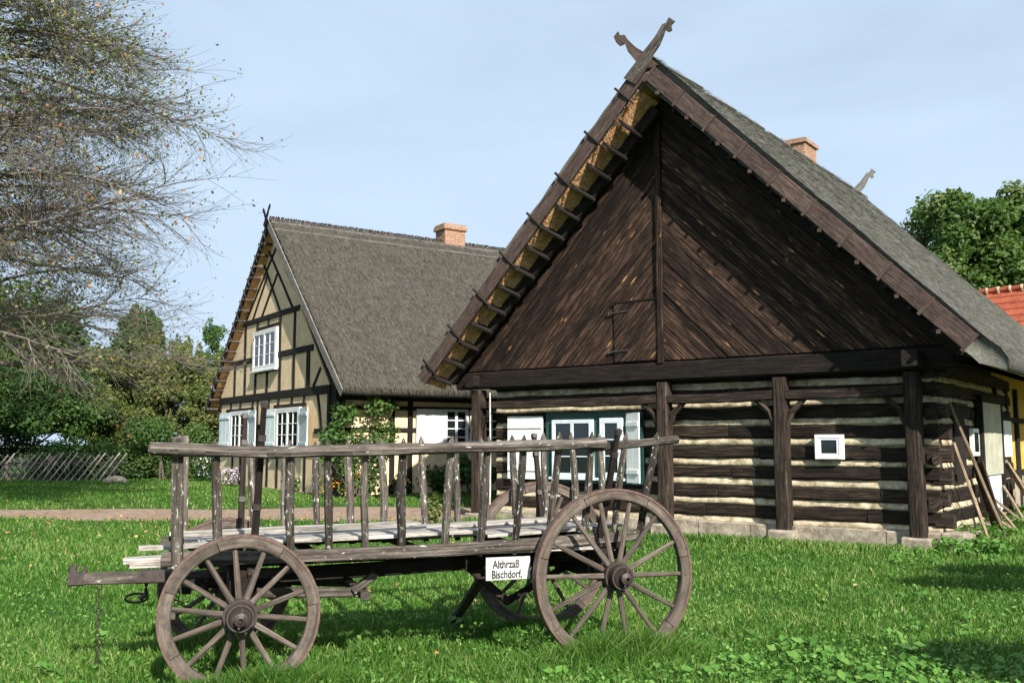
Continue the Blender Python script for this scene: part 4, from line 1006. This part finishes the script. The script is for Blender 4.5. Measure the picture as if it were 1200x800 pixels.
bush('low_shrub', 'low dark garden plants against the yellow long wall', 'shrub', -1.9, 24.8, fc(14, .9, .6, .34, 7), 3600, .07, 'leaf_dark')
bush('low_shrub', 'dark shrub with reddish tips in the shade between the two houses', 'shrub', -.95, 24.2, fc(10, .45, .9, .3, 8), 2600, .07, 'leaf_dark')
bush('tall_weed', 'tall pale weed with upright stalks by the left porch post', 'plant', -1.5, 18.2, [(0, 0, .3, .16, .16, .26), (.05, 0, .55, .07, .07, .14), (-.1, 0, .5, .07, .07, .12), (.15, 0, .35, .08, .08, .12)], 420, .05, 'leaf_olive')
for k, (xx, yy, s, l) in enumerate(((6.55, 14.2, 1.0, 'grassy weed tuft beside the corner stone of the log house'), (7.35, 15.5, 1.3, 'taller weed tuft along the side wall under the leaning poles'), (8.7, 16.9, 1.5, 'weeds growing round the leaning boards beside the side wall'), (10.1, 18.6, 1.7, 'weeds at the far end of the log house side wall'))):
    bush('weed_tuft', l, 'plant', xx, yy, [(random.uniform(-.4, .4)*s, random.uniform(-.4, .4)*s, .12*s, .28*s, .28*s, .14*s) for _ in range(7)], int(700*s), .05, 'weed', group='weeds along the log house')

# ================================================================= LATTICE FENCE
def lattice():
    x0, y0 = -18.0, 32.9; t = thing('lattice_fence', 'low crossed pole lattice fence of pale grey sticks in front of the shrubs', 'fence', (x0, y0, gzf(x0, y0)), radians(3))
    a = MB(); c = MB(); n = 20
    for i in range(n):
        x = i*.235; a.bar((x-.34, -.02, .02), (x+.34+random.uniform(-.03, .03), -.02, .92+random.uniform(-.05, .08)), .045, .022, (0, 1, 0), jit=.004)
        c.bar((x+.34, .02, .02), (x-.34, .02, .88+random.uniform(-.05, .08)), .04, .02, (0, 1, 0), jit=.004)
    obj('lattice_sticks', a, M['plank'], t); obj('crossing_sticks', c, M['weathered'], t)
    b = MB(); b.bar((-.4, .05, .62), (4.8, .05, .64), .04, .05, jit=.01); obj('rail', b, M['weathered'], t)
    for x in (0, 2.2, 4.4):
        b = MB(); b.bar((x, .09, -.1), (x, .09, .85), .09, .09, (0, 1, 0), jit=.006); obj('post', b, M['weathered'], t)
lattice()
def stone():
    x, y = -13.05, 31.9; b = MB(); pr = []
    for i in range(9):
        k = i/8; pr.append((k*.26, .34*sqrt(max(0.0, 1-k**2))+.004))
    b.lathe(pr, (0, 0, 0), (0, 0, 1), 14); b.v = [(p[0]*1.3+noise.noise(Vector(p)*3)*.08, p[1]*.8+noise.noise(Vector(p)*3+Vector((5, 0, 0)))*.08, p[2]) for p in b.v]
    o = obj('stone', b, M['stone'], None, smooth=True); o.location = (x, y, gzf(x, y)-.02); tag(o, 'pale rounded stone lying at the end of the lattice fence', 'stone')
stone()

# ================================================================= THE LADDER CART
def cart():
    W0 = (-2.025, 7.03, 0); WR = radians(19.91)
    t = thing('farm_cart', 'old wooden ladder sided hay cart with four spoked wheels standing on the lawn', 'cart', W0, WR)
    def wheel(x, y, R, sgn, rot, yaw=0):
        """sgn -1 near side (outside faces -y)"""
        w = thing('wheel', None, None, (x, y, R), yaw); w.parent = t
        for k_ in ('label', 'category'):
            if k_ in w: del w[k_]
        ax = (0, 1, 0); hw = .035
        rim = MB(); nf = 7; f0, f1 = R-.085, R-.014
        # felloes: seven curved blocks with thin joints
        for f in range(nf):
            a0 = 2*pi*f/nf+rot+.005; a1 = 2*pi*(f+1)/nf+rot-.005; n = 9; vs = []; dw = random.uniform(-.003, .003)
            for i in range(n+1):
                a = a0+(a1-a0)*i/n; c, s = cos(a), sin(a)
                for (r_, yy) in ((f0, -hw+.008), (f0+.008, -hw), (f1, -hw), (f1, hw), (f0+.008, hw), (f0, hw-.008)):
                    r2 = r_+dw; vs.append((c*r2, yy+dw, s*r2))
            fs = []; uv = []
            for i in range(n):
                for j in range(6):
                    j2 = (j+1) % 6; fs.append((i*6+j, i*6+j2, (i+1)*6+j2, (i+1)*6+j)); u0 = i*.06; uv.append([(u0, j*.04), (u0, j*.04+.04), (u0+.06, j*.04+.04), (u0+.06, j*.04)])
            fs.append(tuple(range(5, -1, -1))); uv.append([(0, 0)]*6); fs.append(tuple(n*6+k for k in range(6))); uv.append([(0, 0)]*6)
            rim._add(vs, fs, uv)
        obj('rim', rim, M['wheelwood'], w)
        ty = MB(); ty.lathe([(-hw-.004, R-.016), (-hw-.004, R), (hw+.004, R), (hw+.004, R-.016)], (0, 0, 0), ax, 72, closed=True); obj('tyre', ty, M['tyre'], w)
        hub = MB(); s = sgn
        hub.lathe([(s*.16, .03), (s*.16, .065), (s*.15, .078), (s*.09, .088), (s*.05, .104), (-s*.05, .104), (-s*.09, .09), (-s*.17, .075), (-s*.17, .03)], (0, 0, 0), ax, 24); ho = obj('hub', hub, M['post'], w, smooth=False)
        bd = MB()
        for (q, rr) in ((.14, .083), (.065, .104), (-.065, .104), (-.15, .082)): bd.lathe([(s*q-.012, rr-.01), (s*q-.012, rr+.004), (s*q+.012, rr+.004), (s*q+.012, rr-.01)], (0, 0, 0), ax, 24, closed=True)
        obj('hub_band', bd, M['iron'], ho)
        ac = MB(); ac.lathe([(s*.15, .04), (s*.21, .042), (s*.215, .03), (s*.225, .012)], (0, 0, 0), ax, 12); ac.bar((-.01, s*.195, -.06), (.01, s*.195, .065), .014, .014, (0, 1, 0)); obj('axle_pin', ac, M['iron'], ho)
        for k in range(14):
            a = 2*pi*(k+.5)/14+rot; c, s2 = cos(a), sin(a); sp = MB()
            st = .018*(1 if k % 2 else -1)
            sp.bar((c*.085, s*.02+st, s2*.085), (c*(f0+.012), 0, s2*(f0+.012)), .040, .034, (0, 1, 0), w1=.030, t1=.026, jit=.0015, seg=3, ch=.009); obj('spoke', sp, M['wheelwood'], w)
    wheel(.02, -.74, .508, -1, .10, radians(-3)); wheel(.02, .74, .508, 1, .33, radians(-3)); wheel(2.69, -.74, .635, -1, .20); wheel(2.69, .74, .635, 1, .05)
    # axles with bolsters
    for (x, z, n_) in ((.02, .525, 'front'), (2.69, .635, 'rear')):
        b = MB(); b.bar((x, -.60, z), (x, .60, z), .11, .12, seg=5, jit=.004); ax_ = obj('axle', b, M['darkbeam'], t)
        b = MB(); b.bar((x, -.58, z+.13), (x, .58, z+.13), .12, .12 if n_ == 'front' else .10, seg=5, jit=.004)
        if n_ == 'front': b.bar((x, -.52, .755), (x, .52, .755), .13, .09, seg=4, jit=.004)
        else: b.box((x-.30, -.34, .70), (x+.30, -.28, .80)); b.box((x-.30, .28, .70), (x+.30, .34, .80)) ; b.bar((x-.28, -.5, .805), (x-.28, .5, .805), .1, .05)
        obj('bolster', b, M['darkbeam'], ax_)
        b = MB()
        for yy in (-.42, .42): b = MB(); b.box((x-.065, yy-.02, z-.07), (x+.065, yy+.02, z+.20)); obj('iron_strap', b, M['iron'], ax_)
    # reach pole under the bed and the front pole (drawbar)
    b = MB(); b.bar((-.15, 0, .64), (2.95, 0, .70), .085, .105, seg=10, jit=.006); obj('reach_pole', b, M['darkbeam'], t)
    b = MB(); b.bar((-1.03, 0, .685), (.45, 0, .66), .085, .075, seg=6, jit=.004); pl = obj('draw_pole', b, M['weathered'], t)
    b = MB(); b.bar((-1.06, 0, .685), (-.96, 0, .684), .095, .085); b.bar((-1.03, 0, .70), (-1.03, 0, .775), .05, .05, (0, 1, 0)); b.bar((-.97, 0, .72), (-.95, 0, .765), .03, .03, (0, 1, 0))
    obj('pole_fitting', b, M['iron'], pl); b = MB(); b.bar((-.62, 0, .682), (-.34, 0, .678), .094, .088); obj('pole_sleeve', b, M['iron'], pl)
    b = MB()
    for (s_, yy) in ((-1, -.16), (1, .16)): b.bar((-.40, s_*.05, .655), (.35, s_*.28, .60), .07, .06, jit=.003, seg=3)
    b.bar((-.30, -.28, .61), (-.30, .28, .61), .06, .05); b.bar((-.18, -.3, .60), (-.16, .3, .60), .05, .06)
    obj('pole_fork', b, M['darkbeam'], pl)
    # hanging chain and hitch ring
    def chain(p0, p1, n, name, sag=0.0, r=.012):
        b = MB(); p0 = Vector(p0); p1 = Vector(p1)
        for i in range(n):
            k = (i+.5)/n; c = p0.lerp(p1, k)+Vector((0, 0, -sag*4*k*(1-k))); d = (p1-p0).normalized(); L2 = (p1-p0).length/n*.72
            s_ = Vector((0, 1, 0)) if i % 2 else Vector((1, 0, 0)); s_ = (s_-d*s_.dot(d)); s_.normalize()
            b.tube([c+d*(cos(a)*L2*.75)+s_*(sin(a)*r*1.25) for a in [2*pi*q/8 for q in range(9)]], r*.36, 4, cap=False)
        return obj(name, b, M['iron'], pl)
    chain((-.86, -.03, .65), (-.855, -.03, .12), 13, 'chain'); chain((-.42, -.04, .56), (.05, -.30, .42), 14, 'chain', .06); chain((-.36, 0, .62), (-.34, 0, .50), 4, 'chain')
    b = MB(); b.tube([(-.56, 0, .66), (-.56, 0, .555), (-.60, 0, .53)], .02, 6); b.tube([(-.62+.075*cos(a), .02, .535+.03*sin(a)) for a in [2*pi*q/14 for q in range(15)]], .009, 6, cap=False); obj('hitch_ring', b, M['iron'], pl)
    # crossed futchels behind the front axle, end bar with upright block
    b = MB(); b.bar((.15, -.36, .585), (.93, -.26, .535), .07, .065, jit=.004, seg=4); b.bar((.15, .36, .585), (.93, .26, .535), .07, .065, jit=.004, seg=4)
    b.bar((.90, -.42, .535), (.90, .42, .535), .07, .055, jit=.004, seg=3); obj('fore_frame', b, M['weathered'], t)
    b = MB(); b.bar((.83, -.30, .55), (.99, -.30, .66), .08, .05, jit=.003); obj('fore_block', b, M['weathered'], t)
    # bed: side sills, cross bars, pale floor boards
    b = MB(); b.bar((-.47, -.56, .86), (2.98, -.57, .905), .075, .085, seg=12, jit=.006, bow=-.035); obj('side_sill', b, M['weathered'], t)
    b = MB(); b.bar((-.47, .56, .86), (2.98, .57, .905), .075, .085, seg=12, jit=.006, bow=-.03); obj('side_sill', b, M['weathered'], t)
    b = MB(); b.bar((-.66, -.50, .815), (2.6, -.56, .822), .05, .030, seg=8, jit=.003); obj('sill_strip', b, M['plank'], t)
    b = MB(); b.bar((-.70, -.45, .84), (-.38, -.45, .85), .14, .035, seg=2, jit=.004); obj('plank_end', b, M['plank'], t); b = MB(); b.bar((-.62, .12, .865), (-.3, .12, .865), .10, .03); obj('plank_end', b, M['plank'], t)
    fl = MB(); ws = [.15, .17, .14, .18, .15, .17, .11]; y = -.51
    for i, w in enumerate(ws):
        sx = -.36+random.uniform(-.06, .2); cuts = [sx, random.uniform(.9, 1.9), 2.92+random.uniform(-.1, .05)]
        for a, c in zip(cuts[:-1], cuts[1:]):
            zc = .895+.012*(i % 2)+(.012*abs(i-3)); fl.bar((a, y+w/2, zc-.006), (c-.01, y+w/2, zc+.028+random.uniform(0, .012)), w-.012, .024, seg=5, jit=.003, ch=.003)
        y += w
    obj('floor_boards', fl, M['plank'], t)
    b = MB()
    for x in (-.2, .55, 1.3, 2.05, 2.4, 2.8): b.bar((x, -.60, .815+.01*x), (x, .60, .815+.01*x), .07, .045)
    obj('cross_bar', b, M['darkbeam'], t)
    b = MB(); b.bar((-.0, 0, .76), (2.8, 0, .78), .12, .08, seg=4, jit=.004); obj('bed_beam', b, M['darkbeam'], t)
    # ladder sides
    nt = [-.17, .31, .56, .82, 1.08, 1.43, 1.70, 1.97, 2.25, 2.51, 2.79, 3.05]; nb = [-.12, .36, .62, .87, 1.12, 1.44, 1.70, 1.97, 2.24, 2.52, 2.77, 2.98]
    ft = [.19, .44, .70, .97, 1.24, 1.60, 1.91, 2.14, 2.43, 2.73, 3.0, 3.28]; fb = [.20, .44, .71, .98, 1.25, 1.60, 1.87, 2.14, 2.39, 2.68, 2.97, 3.24]
    zr = lambda x: 1.565-.02*math.exp(-((x-.3)/.5)**2)+max(0, x-1)*.03
    for s_, tops, bots in ((-1, nt, nb), (1, ft, fb)):
        yt = s_*.79; yb = s_*.56
        b = MB()
        pts = [(-.56, yt, 1.572), (.1, yt, 1.545), (.31, yt, 1.545), (1.12, yt, 1.565), (2.14, yt, 1.59), (2.60, yt, 1.606)]
        if s_ > 0: pts = [(x-.03, yy, z-.01) for x, yy, z in pts]
        pp = []
        for a, c in zip(pts[:-1], pts[1:]):
            for k in range(4): q = k/4; pp.append(tuple(a[i]+(c[i]-a[i])*q+random.uniform(-.002, .002) for i in range(3)))
        pp.append(pts[-1])
        b.tube(pp, [.040+.004*sin(k*1.3) for k in range(len(pp))], 8, jit=.07); rl = obj('ladder_rail', b, M['weathered'], t)
        b = MB(); b.tube([(2.52, yt+.045, 1.575), (2.9, yt+.045, 1.605), (3.24, yt+.045, 1.635)], [.033, .032, .030], 8, jit=.06); obj('rail_extension', b, M['weathered'], rl)
        if s_ < 0: b = MB(); b.bar((-.37, yb-.02, .80), (-.40, yt+.05, 1.64), .075, .045, (0, 1, 0), jit=.004, seg=5, rnd=.6); obj('end_stake', b, M['stake'], rl)
        else: b = MB(); b.bar((-.32, yb, .84), (-.34, yt-.05, 1.66), .085, .05, (0, 1, 0), jit=.004, seg=5, rnd=.8); obj('end_stake', b, M['stake'], rl)
        for i, (a, c) in enumerate(zip(bots, tops)):
            b = MB(); z1 = zr(c)+.062+random.uniform(-.006, .02); P = Vector((a, yb-s_*.01, .80)); Q = Vector((c, yt-s_*.035, z1-.045))
            m = P.lerp(Q, .5)+Vector((random.uniform(-.012, .012), 0, 0)); r0 = random.uniform(.025, .032)
            b.tube([P, P.lerp(m, .5)+Vector((random.uniform(-.006, .006), 0, 0)), m, m.lerp(Q, .5)+Vector((random.uniform(-.006, .006), 0, 0)), Q, Q+(Q-P).normalized()*.055], [r0*.85, r0*1.02, r0*1.08, r0, r0*.86, .004], 6, jit=.12)
            obj('stake', b, M['stake'], rl)
    # four stanchions: iron-bound, holding the ladder sides off the bolsters
    for (x, y0_, x1, y1_, z0, z1) in ((.10, -.50, .14, -.73, .58, 1.88), (2.64, -.52, 2.68, -.86, .72, 1.70), (.10, .50, .13, .73, .58, 1.84), (2.64, .52, 2.67, .84, .72, 1.68)):
        b = MB(); b.bar((x, y0_, z0), (x1, y1_, z1), .055, .05, (0, 1, 0), jit=.003, seg=7, w1=.036, t1=.034); so = obj('stanchion', b, M['darkbeam'], t)
        d = Vector((x1-x, y1_-y0_, z1-z0))
        for k in (.12, .45, .80, .97):
            b = MB(); p = Vector((x, y0_, z0))+d*k; q = p+d.normalized()*.04; ww = .066-.02*k; b.bar(p, q, ww, ww, (0, 1, 0)); obj('iron_band', b, M['iron'], so)
    # prop plank leaning from the ground against the bed, and the V struts
    b = MB(); b.bar((2.03, 1.28, -.03), (1.93, -.12, .66), .085, .04, (0, 1, 0), seg=5, jit=.004); obj('prop_board', b, M['weathered'], t)
    b = MB(); b.bar((1.80, 0, .64), (2.12, 0, .36), .06, .05, (0, 1, 0)); b.bar((2.10, 0, .36), (2.62, 0, .62), .05, .045, (0, 1, 0)); obj('strut', b, M['darkbeam'], t)
    # little painted sign below the sill
    b = MB(); b.box((-.17, -.008, -.082), (.17, .008, .082), ch=.004); bo = obj('sign_board', b, M['sign'], None)
    c_, s2 = cos(WR), sin(WR); lx, ly, lz = 1.91, -.585, .70
    bo.location = (W0[0]+lx*c_-ly*s2, W0[1]+lx*s2+ly*c_, lz); bo.rotation_euler = (0, 0, WR)
    tag(bo, 'small white lettered sign hanging below the side sill of the hay cart', 'sign')
    def text(s, x, z, size):
        cu = bpy.data.curves.new('lettering', 'FONT'); cu.body = s; cu.size = size; cu.align_x = 'LEFT'; cu.extrude = .0008; cu.offset = .0018; cu.space_character = 1.0
        o = bpy.data.objects.new('lettering_tmp', cu); C.objects.link(o); dg = bpy.context.evaluated_depsgraph_get(); me = bpy.data.meshes.new_from_object(o.evaluated_get(dg))
        bpy.data.objects.remove(o, do_unlink=True); me.materials.clear(); me.materials.append(M['black']); m = bpy.data.objects.new('lettering', me); C.objects.link(m); m.parent = bo
        m.rotation_euler = (pi/2, 0, 0); m.location = (x, -.0095, z); m.scale = (.74, 1, 1)
    text('Althrzaß', -.120, .006, .080); text('Bischdorf.', -.130, -.066, .080)
cart()

# ================================================================= SMALL THINGS BY THE LOG HOUSE
def hw(x, y, z): a, b = to_world(x, y, H1, H1R); return Vector((a, b, z))
def leaning(name, label, cat, p, q, w, th, mat, group=None, up=(0, 1, 0), extra=None):
    base = hw(*p); tipv = hw(*q)-base; b = MB(); b.bar((0, 0, 0), tuple(tipv), w, th, up, seg=7, jit=.004)
    if extra: extra(b, tipv)
    o = obj(name, b, M[mat], None); o.location = base; return tag(o, label, cat, group)
b = MB(); p = hw(-8.02, -.06, 0); b.tube([(0, 0, -.02), (0.01, 0, 1.2), (0, 0, 2.62)], [.017, .016, .014], 8); o = obj('white_pole', b, M['sign'], None); o.location = p; tag(o, 'thin white upright pole standing just right of the left porch post', 'pole')
leaning('leaning_pole', 'long thin pole leaning on the side wall corner of the log house', 'pole', (.92, 1.75, .05), (.40, .62, 2.22), .045, .04, 'beam_end')
def rake(b, tv):
    b.bar(Vector((-.15, -.1, .02)), Vector((.2, .12, .08)), .04, .04)
    for k in range(5): b.bar(Vector((-.12+.07*k, -.08+.045*k, .04)), Vector((-.12+.07*k, -.1+.045*k, -.05)), .012, .012)
leaning('hay_rake', 'pale wooden rake leaning head down beside the corner stone of the log house', 'rake', (.78, 1.12, .08), (.40, .78, 1.62), .04, .035, 'beam_end', extra=rake)
leaning('leaning_board', 'dark broad board leaning on the side wall left of the olive door', 'board', (.72, 2.35, .02), (.40, 2.45, 1.28), .34, .03, 'post', up=(1, 0, 0))
for i, (y0, y1, z1, l) in enumerate(((5.1, 4.75, 1.25, 'nearest reddish brown board in the row leaning below the white side shutter'), (5.45, 5.05, 1.15, 'second reddish brown board in the row leaning below the white side shutter'), (5.8, 5.3, 1.05, 'third reddish brown board in the row leaning below the white side shutter'), (6.2, 5.6, .95, 'farthest reddish brown board leaning below the white side shutter'))):
    leaning('leaning_board', l, 'board', (1.0+i*.05, y0, .02), (.42, y1, z1), .17, .025, 'beam_end', 'boards leaning below the side shutter', up=(1, 0, 0))
for i, (a, c, z, l) in enumerate(((2.5, 3.4, .55, 'stick leaning to the right in the tangle below the olive door'), (3.9, 3.0, .72, 'stick leaning to the left in the tangle below the olive door'), (3.3, 4.2, .85, 'longest stick in the tangle below the olive door'), (3.0, 2.4, .5, 'short low stick in the tangle below the olive door'))):
    leaning('crossed_stick', l, 'stick', (1.05, a, .02), (.45, c, z), .04, .035, 'beam_end', 'crossed sticks below the olive door')
